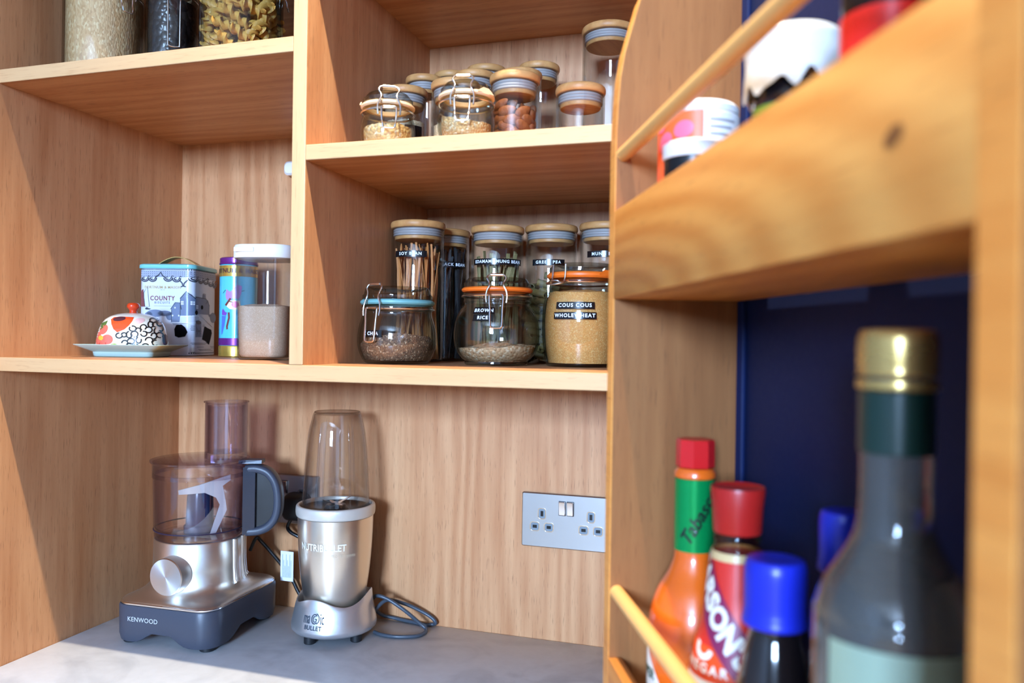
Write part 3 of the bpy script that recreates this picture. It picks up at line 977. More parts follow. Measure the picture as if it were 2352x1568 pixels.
x, y = 0.5355, -0.130
t, rf = canister('glass_canister', 'tall bamboo-lidded canister of thin orange-brown noodles, next to the divider', x, y, ZL, HC+0.001, 0.0408, GR)
ca = cam_az((x, y)) - t.rotation_euler.z
tape(t, 'SOY BEAN', rf, 0.1575, ca-0.30, 0.050, size=0.0062)
strip_noodles('soy_noodle', 'thin orange-brown noodle strip standing in the canister beside the divider', 'orange-brown noodles in their canister', (x, y, ZL), t['inner_r']-0.002, 72, 0.166, 0.0030, 0.0009, soy_m, 11)

x, y = 0.5430, -0.0440
t, rf = canister('glass_canister', 'tall bamboo-lidded canister of black noodles, half hidden behind the orange-brown ones', x, y, ZL, HC, 0.0412, GR)
ca = cam_az((x, y)) - t.rotation_euler.z
tape(t, 'BLACK BEAN', rf, 0.150, ca+0.35, 0.050)
strip_noodles('black_noodle', 'thin black noodle strip standing in the half-hidden canister', 'black noodles in their canister', (x, y, ZL), t['inner_r']-0.002, 60, 0.176, 0.0042, 0.0012, noodle_black, 12)

x, y = 0.649, -0.094
t, rf = canister('glass_canister', 'tall bamboo-lidded canister of broad olive noodle strips, behind the brown rice jar', x, y, ZL, HC-0.004, 0.0402, GR)
ca = cam_az((x, y)) - t.rotation_euler.z
tape(t, 'EDAMAME MUNG BEAN', rf, 0.1480, ca+0.02, 0.082, size=0.0062, spacing=1.15)
strip_noodles('edamame_noodle', 'broad olive green noodle strip standing in the canister behind the rice jar', 'olive noodle strips in their canister', (x, y, ZL), t['inner_r']-0.004, 38, 0.158, 0.0062, 0.0012, edam_m, 13, lean=0.4)

x, y = 0.7235, -0.0600
t, rf = canister('glass_canister', 'tall bamboo-lidded canister part filled with dark green pasta tubes', x, y, ZL, HC, 0.0400, GR)
ca = cam_az((x, y)) - t.rotation_euler.z
tape(t, 'GREEN PEA', rf, 0.1490, ca-0.12, 0.050)
bm = B()
tube_r = 0.0052
lathe(bm, [(tube_r, -0.017), (tube_r, 0.017), (tube_r-0.0012, 0.017), (tube_r-0.0012, -0.017), (tube_r, -0.017)], 16)
bmesh.ops.remove_doubles(bm, verts=bm.verts, dist=1e-7)
pen = mk('pasta_tube', bm, penne_m, None, 40)
tag(pen, 'short dark green pasta tube among those in the tall canister', 'pasta', 'green pasta tubes in their canister')
rng = random.Random(5)
spots = []
for lay in range(12):
    nn = 7
    for k in range(nn):
        a = 2*PI*k/nn+lay*0.53+rng.uniform(-0.1, 0.1)
        rr = t['inner_r']-0.0095 if k < 6 else 0.010
        spots.append((rr*math.cos(a), rr*math.sin(a), 0.010+lay*0.0118, a))
for i, (px_, py_, pz_, a) in enumerate(spots[:72]):
    o = pen if i == 0 else pen.copy()
    if i: COL.objects.link(o)
    o.location = (x+px_, y+py_, ZL+pz_)
    o.rotation_euler = (PI/2*rng.uniform(0.75, 1.05), rng.uniform(-0.15, 0.15), a+rng.uniform(-0.35, 0.35))

x, y = 0.8081, -0.0680
t, rf = canister('glass_canister', 'tall bamboo-lidded canister with little in it, half hidden by the spice rack panel', x, y, ZL, HC, 0.0390, GR)
ca = cam_az((x, y)) - t.rotation_euler.z
tape(t, 'MUNG BEAN', rf, 0.1590, ca+0.02, 0.058)
heap('mung_beans', 'small dark green beans low in the last tall canister', 'beans', (x, y, ZL), lambda z: t['inner_r'], 0.004, 0.05, 0.002, grain('mung_bean', S(86, 92, 48), S(66, 74, 40), S(120, 122, 70), 200, 1.0), (0, 0), 9)

# ---- upper right shelf: small clip jars in front, small canisters behind
GS = 'small bamboo-lidded canisters on the upper shelf'
wall = [(0.0265, 0.0), (0.0290, 0.0016), (0.0325, 0.0080), (0.0342, 0.0180), (0.0340, 0.0280), (0.0322, 0.0370), (0.0298, 0.0425), (0.0298, 0.0448), (0.0312, 0.0460), (0.0312, 0.0485), (0.0300, 0.0500)]
L = (0.5769, -0.320, ZM); ca = cam_az(L)
t, rf, gt = clip_jar('small_clip_jar', 'small clip-top jar with a cream seal, one nearer the divider, holding toasted crumbs', L, wall, 0.0690, 0.0305, (0.0502, 0.0058), cream_rub, ca+0.03, group='small cream-sealed clip jars', gt=0.002, lever_len=0.027, tab=ca-1.7)
heap('toasted_crumbs', 'golden toasted crumbs in the small clip jar nearer the divider', 'crumbs', L, lambda z: rf(z)-gt, 0.0043, 0.0260, 0.003, crumb_m, (0.05, 0.0), 21, rough=0.002, gap=0.0024)
L = (0.6870, -0.3330, ZM); ca = cam_az(L)
t, rf, gt = clip_jar('small_clip_jar', 'small clip-top jar with a cream seal, in front of the almonds, holding golden flakes', L, wall, 0.0690, 0.0305, (0.0502, 0.0058), cream_rub, ca-0.13, group='small cream-sealed clip jars', gt=0.002, lever_len=0.029, tab=ca+0.75)
heap('golden_flakes', 'golden flakes sloping in the small clip jar beside the almonds', 'flakes', L, lambda z: rf(z)-gt, 0.0043, 0.0260, 0.002, sesame_m, (-0.20, 0.1), 22, rough=0.0015, gap=0.0024)

def small(label, x, y, R, ztop):
    return canister('small_canister', label, x, y, ZM, ztop-ZM, R, GS)
def zt_(z, d, R): return 0.474+(z-0.474)*(d-R)/d
c1 = small('small canister of oat flour with a black tape, directly behind the jar of toasted crumbs', 0.5450, -0.2030, 0.0320, zt_(0.8345, 1.127, 0.032))
tape(c1[0], '', c1[1], 0.050, cam_az((0.545, -0.203))-c1[0].rotation_euler.z+0.42, 0.026, h=0.016)
c1i = c1[0]['inner_r']
heap('oat_flour', 'pale oat flour in the small canister behind the toasted crumbs', 'flour', (0.5450, -0.2030, ZM), lambda z: c1i, 0.004, 0.066, 0.002, flour_m, (0, 0), 31, rough=0.002)
small('small canister behind the oat flour, second back along the divider', 0.5400, -0.1250, 0.0282, zt_(0.8758, 1.2, 0.029))
small('small canister furthest back by the divider, only its lid showing', 0.5530, -0.0480, 0.0285, zt_(0.905, 1.26, 0.028))
small('small canister between the flake jar and the back row, lid level with its neighbours', 0.6301, -0.1500, 0.0304, zt_(0.8663, 1.15, 0.03))
c5 = small('small canister of pale powder with red marks, touching the back of the flake jar', 0.6440, -0.2600, 0.0323, zt_(0.8185, 1.041, 0.032))
c5i = c5[0]['inner_r']
heap('pale_powder', 'pale powder in the small canister right behind the flake jar', 'powder', (0.6440, -0.2600, ZM), lambda z: c5i, 0.004, 0.040, 0.002, flour_m, (0, 0), 33, rough=0.002)
small('small canister against the back panel, dark lid showing behind the middle ones', 0.6165, -0.0620, 0.0312, zt_(0.905, 1.24, 0.031))
c7 = small('small canister half full of almonds, at the front of the upper shelf', 0.7290, -0.2740, 0.0318, zt_(0.8165, 1.002, 0.032))
c8 = small('small canister with its lid showing just above the almond one', 0.6975, -0.1500, 0.0317, zt_(0.8634, 1.13, 0.032))
small('small canister against the back panel, its wooden lid the highest of the middle group', 0.7030, -0.0700, 0.0312, zt_(0.8990, 1.20, 0.031))
small('small empty canister standing apart from the rest near the spice rack', 0.8079, -0.2500, 0.0315, zt_(0.8023, 1.001, 0.0315))
canister('glass_canister', 'tall empty canister at the back, its lid close under the shelf above', 0.8147, -0.1000, ZM, zt_(0.9376, 1.142, 0.039)-ZM, 0.0389, None)

# almonds
bm = B()
bmesh.ops.create_uvsphere(bm, u_segments=20, v_segments=14, radius=1.0)
for v in bm.verts:
    z = v.co.z
    k = 1-0.28*z-0.12*z*z
    v.co = Vector((v.co.x*0.0072*k, v.co.y*0.0044*k, z*0.0125))
al = mk('almond', bm, almond_m, None, 180)
tag(al, 'brown almond lying among others in the small canister', 'almond', 'almonds in the small canister')
rng = random.Random(17)
ri = c7[0]['inner_r']
k = 0
for lay in range(6):
    zz = 0.0085+lay*0.0092
    rad = [(ri-0.0060, 7), (ri-0.0195, 3)]
    for rr, nn in rad:
        for q in range(nn):
            if lay == 5 and rng.random() < 0.35: continue
            a = 2*PI*q/nn+lay*0.47+rng.uniform(-0.1, 0.1)
            o = al if k == 0 else al.copy()
            if k: COL.objects.link(o)
            k += 1
            o.location = (0.7290+rr*math.cos(a), -0.2740+rr*math.sin(a), ZM+zz+rng.uniform(-0.001, 0.001))
            # flat side against the glass, long axis lying nearly level along the wall
            yaxis = Vector((math.cos(a), math.sin(a), 0)); zax = (Vector((-math.sin(a), math.cos(a), 0))*1.0+Vector((0, 0, rng.uniform(-0.55, 0.75)))).normalized()
            xax = yaxis.cross(zax).normalized()
            o.matrix_world = Matrix.Translation(o.location) @ Matrix((xax, yaxis, zax)).transposed().to_4x4()

# ---- upper left shelf
L = (0.0912, -0.280, ZU)
wall = [(0.0490, 0.0), (0.0530, 0.0020), (0.0548, 0.0070), (0.0550, 0.02), (0.0550, 0.10), (0.0548, 0.122), (0.0520, 0.1290)]
t, rf, gt = clip_jar('storage_jar', 'wide straight glass jar packed with white rice, on the upper shelf by the side panel', L, wall, 0.1510, 0.0500, (0.1295, 0.0060), cream_rub, cam_az(L)+0.5, lever_len=0.03)
heap('white_rice', 'white rice filling the wide jar on the upper shelf', 'rice', L, lambda z: rf(z)-gt, 0.0042, 0.122, 0.001, white_rice_m, (0, 0), 41)
L = (0.1873, -0.250, ZU)
wall = [(0.0300, 0.0), (0.0340, 0.0016), (0.0362, 0.0070), (0.0366, 0.0200), (0.0366, 0.1100), (0.0350, 0.1240), (0.0330, 0.1290)]
ca = cam_az(L)
t, rf, gt = clip_jar('dark_bean_jar', 'narrow embossed jar of black beans between the rice jar and the pasta jar', L, wall, 0.1500, 0.0325, (0.1295, 0.0055), cream_rub, ca+0.05, lever_len=0.080)
heap('black_beans', 'black beans in the narrow embossed jar', 'beans', L, lambda z: rf(z)-gt, 0.0042, 0.118, 0.001, bean_m, (0, 0), 42)
decal('embossing', [t_text('Virgin', 0.030, 0.002, 0.0, shear=0.25)], wrap(rf, 0.0660, ca+0.35, 0.0006), clear, t, 0.004)
L = (0.3228, -0.270, ZU)
wall = [(0.0500, 0.0), (0.0540, 0.0020), (0.0560, 0.0070), (0.0562, 0.02), (0.0562, 0.10), (0.0560, 0.122), (0.0530, 0.1290)]
t, rf, gt = clip_jar('pasta_jar', 'wide straight glass jar of pasta twists on the upper shelf beside the divider', L, wall, 0.1510, 0.0510, (0.1295, 0.0060), cream_rub, cam_az(L)+1.4, lever_len=0.03)
bm = B()
N = 26
rings = []
for i in range(N+1):
    z = -0.021+0.042*i/N
    a = 2*PI*1.75*i/N
    ring = []
    for q in range(12):
        b = 2*PI*q/12
        lobe = 0.0050+0.0028*math.cos(2*b)
        ring.append(Vector((lobe*math.cos(a+b), lobe*math.sin(a+b), z)))
    rings.append(ring)
fu = mk('pasta_twist', loft(bm, rings), fusilli_m, None, 50)
tag(fu, 'golden pasta twist lying among others in the wide jar', 'pasta', 'pasta twists in the wide jar')
rng = random.Random(23)
k = 0
for lay in range(9):
    zz = 0.0120+lay*0.0128
    for rr, nn in ((0.0435, 7), (0.024, 4)):
        for q in range(nn):
            a = 2*PI*q/nn+lay*0.41+rng.uniform(-0.12, 0.12)
            o = fu if k == 0 else fu.copy()
            if k: COL.objects.link(o)
            k += 1
            d = (Vector((-math.sin(a), math.cos(a), 0))+Vector((0, 0, rng.choice((-1, 1))*rng.uniform(0.2, 1.5)))*(0.8 if 0 < lay < 8 else 0.15)+Vector((math.cos(a), math.sin(a), 0))*(rng.uniform(-0.35, -0.05))).normalized()
            o.rotation_mode = 'QUATERNION'; o.rotation_quaternion = d.to_track_quat('Z', 'Y')
            o.location = (L[0]+rr*math.cos(a), L[1]+rr*math.sin(a), ZU+zz)
# slim bottle and a printed pack beside the divider
t = thing('slim_bottle', 'slim dark green bottle squeezed in between the pasta jar and the printed pack', 'bottle', (0.4000, -0.1900, ZU))
mk('glass_body', lathe(B(), [(0, 0), (0.0180, 0), (0.0195, 0.002), (0.0195, 0.110), (0.0150, 0.122), (0.0090, 0.130), (0.0085, 0.140), (0, 0.140)], 32), pm('dark_green_glass', S(30, 44, 36), 0.08, coat=0.5), t)
mk('cap', lathe(B(), [(0, 0.1402), (0.0100, 0.1402), (0.0100, 0.150), (0, 0.151)], 24), black_pl, t)
t = thing('printed_pack', 'amber printed pack with upright black lettering, pushed up to the divider', 'packet', (0.4480, -0.2300, ZU))
mk('carton', box(B(), -0.0245, 0.0245, -0.02, 0.02, 0, 0.145, 0.0015), pm('amber_card', S(176, 116, 52), 0.5), t)
bm = None
decal('lettering', [t_text('ORGANIC', 0.027, 0.0, 0.0, rot=PI/2, bold=0.0012)], lambda s, q: Vector((s+0.0005, -0.0204, q+0.066)), black_pl, t, 0.02)
# ------------------------------------------------------------------ left middle compartment
# ---- butter dish
glaze_mint = pm('mint_glaze', S(168, 196, 190), 0.18, coat=0.6)
glaze_cream = pm('cream_glaze', S(236, 226, 206), 0.2, coat=0.6)
glaze_red = pm('red_glaze', S(214, 62, 24), 0.2, coat=0.6)
DL = Vector((0.0975, -0.222, ZL)); DR = math.radians(16)
t = thing('butter_dish', 'flower-painted butter dish with a red knob on a mint saucer', 'butter dish', DL, DR)
bm = B()
loft(bm, [rrect(0.088, 0.066, 0.008, 6, 0.0), rrect(0.092, 0.070, 0.009, 6, 0.0015), rrect(0.094, 0.072, 0.009, 6, 0.0075), rrect(0.106, 0.083, 0.010, 6, 0.0105), rrect(0.133, 0.108, 0.011, 6, 0.0172), rrect(0.135, 0.110, 0.011, 6, 0.0182), rrect(0.134, 0.109, 0.011, 6, 0.0188),
          rrect(0.108, 0.085, 0.010, 6, 0.0130), rrect(0.096, 0.074, 0.009, 6, 0.0110)])
mk('saucer', bm, glaze_mint, t, 50)
dz0 = 0.0134
secs = []
for s_, z_ in ((0.985, 0.0), (1.0, 0.0008), (0.985, 0.010), (0.955, 0.020), (0.91, 0.029), (0.845, 0.037), (0.75, 0.0437), (0.62, 0.0485), (0.45, 0.0520), (0.25, 0.0538), (0.08, 0.0543)):
    rr_ = 0.034*s_
    secs.append(rrect(0.103*s_, 0.078*s_, max(rr_, 0.002), 8, dz0+z_))
bm = loft(B(), secs)
bmesh.ops.recalc_face_normals(bm, faces=bm.faces)
bvh = BVHTree.FromBMesh(bm)
dome = mk('dome', bm, glaze_cream, t, 60)
mk('knob', lathe(B(), smooth_prof([(0.0, dz0+0.0535), (0.0060, dz0+0.0538), (0.0052, dz0+0.0565), (0.0060, dz0+0.0590), (0.0088, dz0+0.0625), (0.0092, dz0+0.0660), (0.0065, dz0+0.0695), (0.0, dz0+0.0705)], 4), 32), glaze_red, t, 60)
vd = (CAM-DL); vd.z = 0; vd.normalize()
rgt = Vector((-vd.y, vd.x, 0))
Mi = Matrix.Rotation(-DR, 3, 'Z')
prj = project(bvh, Mi @ Vector((0, 0, 0)) + Vector((0, 0, dz0)), Mi @ rgt, (0, 0, 1), 0.00035)
K = 0.000692/8.711
def c8(pts): return [((x-1235)*K, (958-y)*K) for x, y in pts]
def e8(x, y, rx, ry, rot=0): return t_ell((x-1235)*K, (958-y)*K, rx*K, ry*K, rot, 18)
def art(nm, items, mat, par=None, pf=None): return decal(nm, items, pf or prj, mat, par or dome, 0.003)
red_p = pm('poppy_paint', S(226, 74, 30), 0.25, coat=0.5); coral_p = pm('coral_paint', S(228, 100, 84), 0.25, coat=0.5)
green_p = pm('leaf_paint', S(70, 104, 50), 0.25, coat=0.5); lime_p = pm('lime_paint', S(128, 160, 48), 0.25, coat=0.5)
ink_p = pm('black_ink', S(22, 24, 28), 0.3, coat=0.4); plum_p = pm('plum_paint', S(74, 34, 44), 0.3, coat=0.4)
pink_p = pm('pink_wash', S(238, 186, 178), 0.25, coat=0.5); yell_p = pm('yellow_paint', S(204, 168, 60), 0.3)
art('painted_wash', [e8(560, 470, 90, 40, 0.6), e8(1330, 440, 110, 55, 0.3), e8(455, 640, 30, 60)], pink_p)
art('painted_poppy', [t_poly(c8([(855, 415), (905, 372), (1060, 358), (1250, 366), (1225, 440), (1170, 520), (1090, 600), (965, 660), (900, 600), (862, 500)])), t_poly(c8([(432, 790), (470, 800), (500, 860), (470, 892), (432, 890)]))], red_p)
art('painted_flower', [e8(610, 715, 80, 85, 0.5), e8(735, 610, 62, 100, -0.5), e8(800, 795, 95, 92), e8(622, 860, 92, 85), e8(705, 880, 80, 62)], coral_p)
art('painted_leaf', [t_poly(c8([(638, 640), (640, 570), (690, 490), (802, 435), (772, 520), (700, 600)])), t_poly(c8([(750, 935), (820, 910), (880, 945), (760, 950)]))], green_p)
prj2 = project(bvh, Mi @ Vector((0, 0, 0)) + Vector((0, 0, dz0)), Mi @ rgt, (0, 0, 1), 0.0007)
art('painted_centre', [e8(690, 770, 42, 45)], yell_p, pf=prj2)
art('painted_stamen', [e8(1000, 405, 110, 42, 0.15)], plum_p, pf=prj2)
art('painted_sprig', [t_poly(c8([(840, 930), (865, 885), (930, 872), (1005, 905), (1036, 945), (960, 955)]))], lime_p, pf=prj2)
sq = []
rng = random.Random(3)
for cx_, cy_ in ((1000, 720), (1085, 705), (1172, 700), (1100, 862), (1205, 822), (1290, 930), (1335, 800), (1262, 690), (1232, 585), (1322, 615), (1412, 560), (1420, 680), (1500, 605), (1510, 800), (1450, 925), (1592, 720), (1535, 500), (1625, 500), (1700, 470), (1722, 570), (1700, 700), (1640, 620), (1620, 850), (1580, 420), (1690, 430), (1180, 910)):
    a0 = rng.uniform(0, 6.28)
    rx_, ry_ = rng.uniform(44, 62), rng.uniform(40, 60)
    sq.append(t_arc((cx_-1235)*K, (958-cy_)*K, rx_*K, ry_*K, a0, a0+rng.uniform(3.9, 5.8), 22*K, 16))
art('painted_scribble', sq, ink_p, pf=prj2)
art('painted_cone', [e8(1805, 790, 55, 108)], plum_p)
art('painted_berries', [t_arc((1925-1235)*K, (958-680)*K, 30*K, 75*K, 0, 6.28, 18*K), t_arc((1962-1235)*K, (958-910)*K, 26*K, 50*K, 0, 6.28, 16*K)], coral_p)

# ---- square biscuit tin
TL = Vector((0.077, -0.0963, ZL)); TR = math.radians(14)
s_ = 0.0924; cr = 0.011; hb = 0.1440
tin_white = pm('tin_white_print', S(206, 210, 222), 0.22, coat=0.4)
tin_teal = pm('tin_teal', S(112, 190, 192), 0.3, coat=0.3)
olive_metal = pm('olive_gilt_metal', S(150, 122, 70), 0.3, metal=0.8)
t = thing('biscuit_tin', 'square printed biscuit tin with a teal lid and village picture, behind the butter dish', 'tin', TL, TR)
bm = loft(B(), [rrect(s_-0.003, s_-0.003, cr, 8, 0.0), rrect(s_, s_, cr, 8, 0.0012), rrect(s_, s_, cr, 8, hb-0.001), rrect(s_-0.002, s_-0.002, cr, 8, hb)])
body = mk('tin_body', bm, tin_white, t, 30)
lw_ = s_+0.0052
lid = mk('lid', loft(B(), [rrect(lw_, lw_, cr+0.002, 8, hb+0.0002), rrect(lw_+0.0006, lw_+0.0006, cr+0.002, 8, hb+0.0012), rrect(lw_, lw_, cr+0.002, 8, hb+0.0062), rrect(lw_-0.006, lw_-0.006, cr, 8, hb+0.0078), rrect(lw_-0.03, lw_-0.03, cr, 8, hb+0.0092)]), tin_teal, t, 50)
hp = [Vector((-0.034+0.068*i/14, 0.0, hb+0.0088+0.0135*math.sin(PI*i/14))) for i in range(15)]
bm = B()
loft(bm, [[p+Vector((0, -0.010, 0)), p+Vector((0, 0.010, 0)), p+Vector((0, 0.010, 0.0012)), p+Vector((0, -0.010, 0.0012))] for p in hp])
hd = mk('handle', bm, olive_metal, lid, 50)
a_ = s_-2*cr; arc = cr*PI/2
def perim(off=0.0004):
    def f(s, z):
        if s <= a_: return Vector((-s_/2+cr+s, -s_/2-off, z))
        if s <= a_+arc:
            th = -PI/2+(s-a_)/cr
            return Vector((s_/2-cr+(cr+off)*math.cos(th), -s_/2+cr+(cr+off)*math.sin(th), z))
        return Vector((s_/2+off, -s_/2+cr+(s-a_-arc), z))
    return f
def tx(x):
    if x <= 810: return -cr*0.6+(x-108)/(810-108)*(a_+cr*0.6)
    if x <= 905: return a_+(x-810)/95*arc
    return a_+arc+(x-905)/(1290-905)*(a_+cr*0.5)
def tz(y): return hb-(y-205)/(1480-205)*hb
def tp(pts): return [(tx(x), tz(y)) for x, y in pts]
KX = a_/702.0; KZ = hb/1275.0
def el(x, y, rx, ry, rot=0.0, n=16): return ([(tx(x+rx*math.cos(2*PI*i/n+rot)), tz(y+ry*math.sin(2*PI*i/n+rot))) for i in range(n)], [tuple(reversed(range(n)))])
def ln(pts, wd, closed=False): return t_line(tp(pts), wd*KZ, closed)
def arc_(x, y, rx, ry, a0, a1, wd): return ln([(x+rx*math.cos(a0+(a1-a0)*i/14), y+ry*math.sin(a0+(a1-a0)*i/14)) for i in range(15)], wd)
ink = pm('tin_ink', S(38, 42, 58), 0.3); mid = pm('tin_mid_blue', S(104, 116, 142), 0.3); pale = pm('tin_pale', S(226, 228, 234), 0.3)
maroon = pm('tin_maroon', S(116, 38, 52), 0.3); gilt = pm('tin_gilt', S(176, 152, 92), 0.3); dkred = pm('tin_sail_red', S(110, 26, 28), 0.3); tblack = pm('tin_black', S(10, 11, 14), 0.5, spec=0.05)
dust = pm('tin_grey', S(150, 158, 178), 0.3)
def tart(nm, items, mat, off=0.0004): return decal(nm, items, perim(off), mat, body, 0.006)
tart('printed_band', [ (tp([(108, 235), (400, 235), (810, 235), (860, 235), (905, 235), (1290, 235), (1290, 330), (905, 330), (860, 330), (810, 330), (400, 330), (108, 330)]), [(0, 11, 10, 1), (1, 10, 9, 2), (2, 9, 8, 3), (3, 8, 7, 4), (4, 7, 6, 5)])], dust, 0.0002)
dots = [el(x, y, 5, 6, 0, 8) for y in (252, 282, 312) for x in range(120+(y % 2)*10, 1285, 33)]
beads = [el(x, 221, 7, 9, 0, 8) for x in range(115, 1290, 21)]+[el(x, 1438, 6, 10, 0, 8) for x in range(840, 1280, 19)]
tart('printed_beads', dots+beads, ink, 0.0006)
sc_items = []
for cx_, rx_, yy in ((165, 62, 345), (285, 60, 345), (525, 66, 340), (655, 62, 348), (880, 56, 340), (985, 48, 352), (1085, 48, 352), (1185, 48, 372), (1262, 34, 384)):
    sc_items += [arc_(cx_, yy, rx_, 50, 0.0, PI, 17), arc_(cx_, yy, rx_*0.62, 30, -0.2, PI+0.2, 13), arc_(cx_-rx_*0.25, yy+2, rx_*0.28, 15, 0.5, 5.8, 10), arc_(cx_+rx_, yy-14, 16, 15, 1.0, 6.0, 11)]
sc_items += [ln([(330, 330), (380, 300), (408, 258), (440, 310), (480, 335)], 18), ln([(700, 370), (745, 420), (752, 462), (722, 468)], 18), ln([(820, 370), (772, 420), (768, 462), (800, 468)], 18), ln([(1060, 350), (1100, 330), (1120, 300), (1140, 340)], 12)]
tart('printed_scrolls', sc_items, ink, 0.0006)
def ttext(s, size, x, y, mat, bold=0.0, xs=1.0, sp=1.0, nm='lettering'):
    V_, F_ = t_text(s, size, 0, 0, sp, 0, 0, bold, xs)
    return tart(nm, [([(tx(x)+vx, tz(y)+vy) for vx, vy in V_], F_)], mat)
ttext('FORTNUM & MASON', 0.0060, 445, 480, gilt, 0.0001, 1.02, 1.1)
ttext('EST 1707', 0.0019, 445, 517, dust, 0.0, 1.0)
ttext('COUNTY', 0.0105, 440, 642, maroon, 0.0002, 0.86, 1.15)
ttext('BISCUITS', 0.0050, 437, 704, mid, 0.0001, 0.9, 1.5)
tart('printed_rule', [ln([(310, 752), (580, 752)], 6)], dust)
tart('printed_sail', [t_poly(tp([(108, 560), (118, 525), (140, 508), (150, 600), (165, 690), (170, 765), (112, 765)]))], dkred)
tart('printed_boat', [ln([(150, 560), (205, 470), (222, 620), (240, 765), (172, 765), (152, 640)], 7, True), t_poly(tp([(172, 790), (200, 770), (225, 785), (270, 795), (240, 808), (185, 808)]))], ink)
tart('printed_hills', [el(330, 860, 130, 55), el(480, 860, 110, 40), el(230, 880, 60, 40), el(560, 900, 60, 60), el(1240, 900, 60, 80), el(1180, 870, 30, 20)], mid, 0.0002)
tart('printed_houses', [t_poly(tp([(568, 800), (640, 700), (715, 703), (738, 800)])), t_poly(tp([(585, 800), (715, 800), (715, 985), (585, 985)])), t_poly(tp([(720, 640), (806, 540), (855, 580), (893, 640), (893, 890), (720, 890)])),
      t_poly(tp([(893, 610), (1095, 622), (1140, 650), (1162, 720), (1160, 860), (893, 860)])), t_poly(tp([(1035, 560), (1083, 560), (1083, 625), (1035, 618)])), t_poly(tp([(905, 960), (960, 945), (1010, 990), (1020, 1200), (905, 1200)]))], mid, 0.0004)
tart('printed_outlines', [ln([(568, 800), (640, 700), (715, 703), (738, 800)], 9), ln([(585, 800), (585, 985)], 8), ln([(715, 640), (806, 538), (895, 640)], 12), ln([(720, 640), (720, 890)], 9), ln([(893, 610), (1095, 622), (1165, 722)], 10), ln([(1035, 620), (1035, 552), (1085, 552), (1085, 625)], 8), ln([(1090, 700), (1135, 640)], 8), ln([(1160, 720), (1160, 860)], 8)], ink, 0.0006)
win = [t_poly(tp([(x, y), (x+18, y), (x+18, y+22), (x, y+22)])) for x, y in ((730, 678), (752, 678), (730, 708), (752, 708), (845, 678), (868, 678), (845, 708), (868, 708), (905, 730), (925, 730), (905, 760), (925, 760), (595, 880), (690, 880), (630, 765))]
tart('printed_windows', win, pale, 0.0007)
tart('printed_dark_patch', [t_poly(tp([(632, 1090), (660, 1030), (740, 1018), (800, 1060), (825, 1130), (800, 1195), (700, 1212), (642, 1190)]))], tblack, 0.0006)
tart('printed_dark_patch', [t_poly(tp([(1075, 1035), (1130, 1060), (1205, 1085), (1218, 1140), (1195, 1225), (1165, 1315), (1100, 1260), (1030, 1235), (1050, 1140)]))], tblack, 0.0006)
tart('printed_doorway', [el(915, 840, 26, 34)], tblack, 0.0006)
tart('printed_doorway', [el(1018, 755, 22, 32)], tblack, 0.0006)
tart('printed_path', [ln([(720, 985), (730, 905), (870, 890), (960, 885), (980, 935)], 14), ln([(600, 992), (840, 998), (960, 985)], 10), ln([(1020, 890), (1110, 960), (1230, 1040)], 12)], pale, 0.0006)
lines_ = [ln([(x0_, y), (x1_, y)], 6) for y, x0_, x1_ in ((1005, 600, 830), (1022, 610, 700), (1040, 850, 895), (1060, 850, 892), (1080, 845, 895), (1100, 850, 890), (1020, 1030, 1080), (1040, 1030, 1060), (1290, 850, 1130), (1308, 860, 1100), (1385, 960, 1200), (1400, 980, 1240), (1345, 1190, 1280), (1365, 1200, 1280), (1425, 850, 900))]
tart('printed_hatching', lines_, ink, 0.0004)
tart('printed_small_text', [ln([(930, 1350), (1065, 1350)], 16)], dust)
tart('printed_figure', [el(955, 985, 50, 28), ln([(920, 1050), (945, 1180)], 7), ln([(990, 1050), (975, 1190)], 7), ln([(910, 1110), (1010, 1110)], 7), ln([(930, 1075), (1000, 1150)], 6), ln([(1000, 1075), (930, 1150)], 6)], ink, 0.0007)

# ---- round carousel tin
CL = Vector((0.1921, -0.0900, ZL)); CAa = cam_az(CL)
purple = pm('purple_foil', S(112, 44, 128), 0.25, metal=0.4); gold = pm('gold_foil', S(214, 176, 84), 0.22, metal=0.7); turq = pm('turquoise_print', S(86, 190, 216), 0.24, coat=0.4)
t = thing('round_tin', 'slim round tin in turquoise, purple and gold, between the square tin and the sugar', 'tin', CL)
R_ = 0.0302
mk('gold_foot', lathe(B(), [(0, 0), (R_-0.001, 0), (R_+0.0006, 0.001), (R_+0.0006, 0.0165), (R_, 0.0180), (0, 0.0180)], 48), gold, t)
body = mk('tin_body', lathe(B(), [(0, 0.0182), (R_-0.0006, 0.0182), (R_, 0.0188), (R_, 0.1510), (R_-0.001, 0.1520), (0, 0.1520)], 48), turq, t)
rfun = lambda z: R_
def cs(x): return (x-347)*0.0001185
def cz(y): return (1500-y)*0.0001185
def cp(pts): return [(cs(x), cz(y)) for x, y in pts]
def carta(nm, items, mat, off=0.0003): return decal(nm, items, wrap(rfun, 0.0, CAa, off), mat, body, 0.004)
mk('purple_band', lathe(B(), [(R_+0.0002, 0.0188), (R_+0.0005, 0.0190), (R_+0.0005, 0.0305), (R_+0.0002, 0.0307)], 48), purple, body)
mk('gold_band', lathe(B(), [(R_+0.0002, 0.1320), (R_+0.0005, 0.1322), (R_+0.0005, 0.1500), (R_+0.0002, 0.1502)], 48), gold, body)
carta('lettering', [t_text('FORTNUM & MASON', 0.0105, -0.004, 0.1410, bold=0.0002, spacing=1.05)], plum_p, 0.0009)
mk('lid', lathe(B(), [(0, 0.1522), (R_+0.0004, 0.1522), (R_+0.001, 0.1530), (R_+0.0010, 0.1545), (R_+0.0002, 0.1552), (R_+0.0002, 0.1625), (R_-0.002, 0.1640), (0, 0.1640)], 48), purple, t)
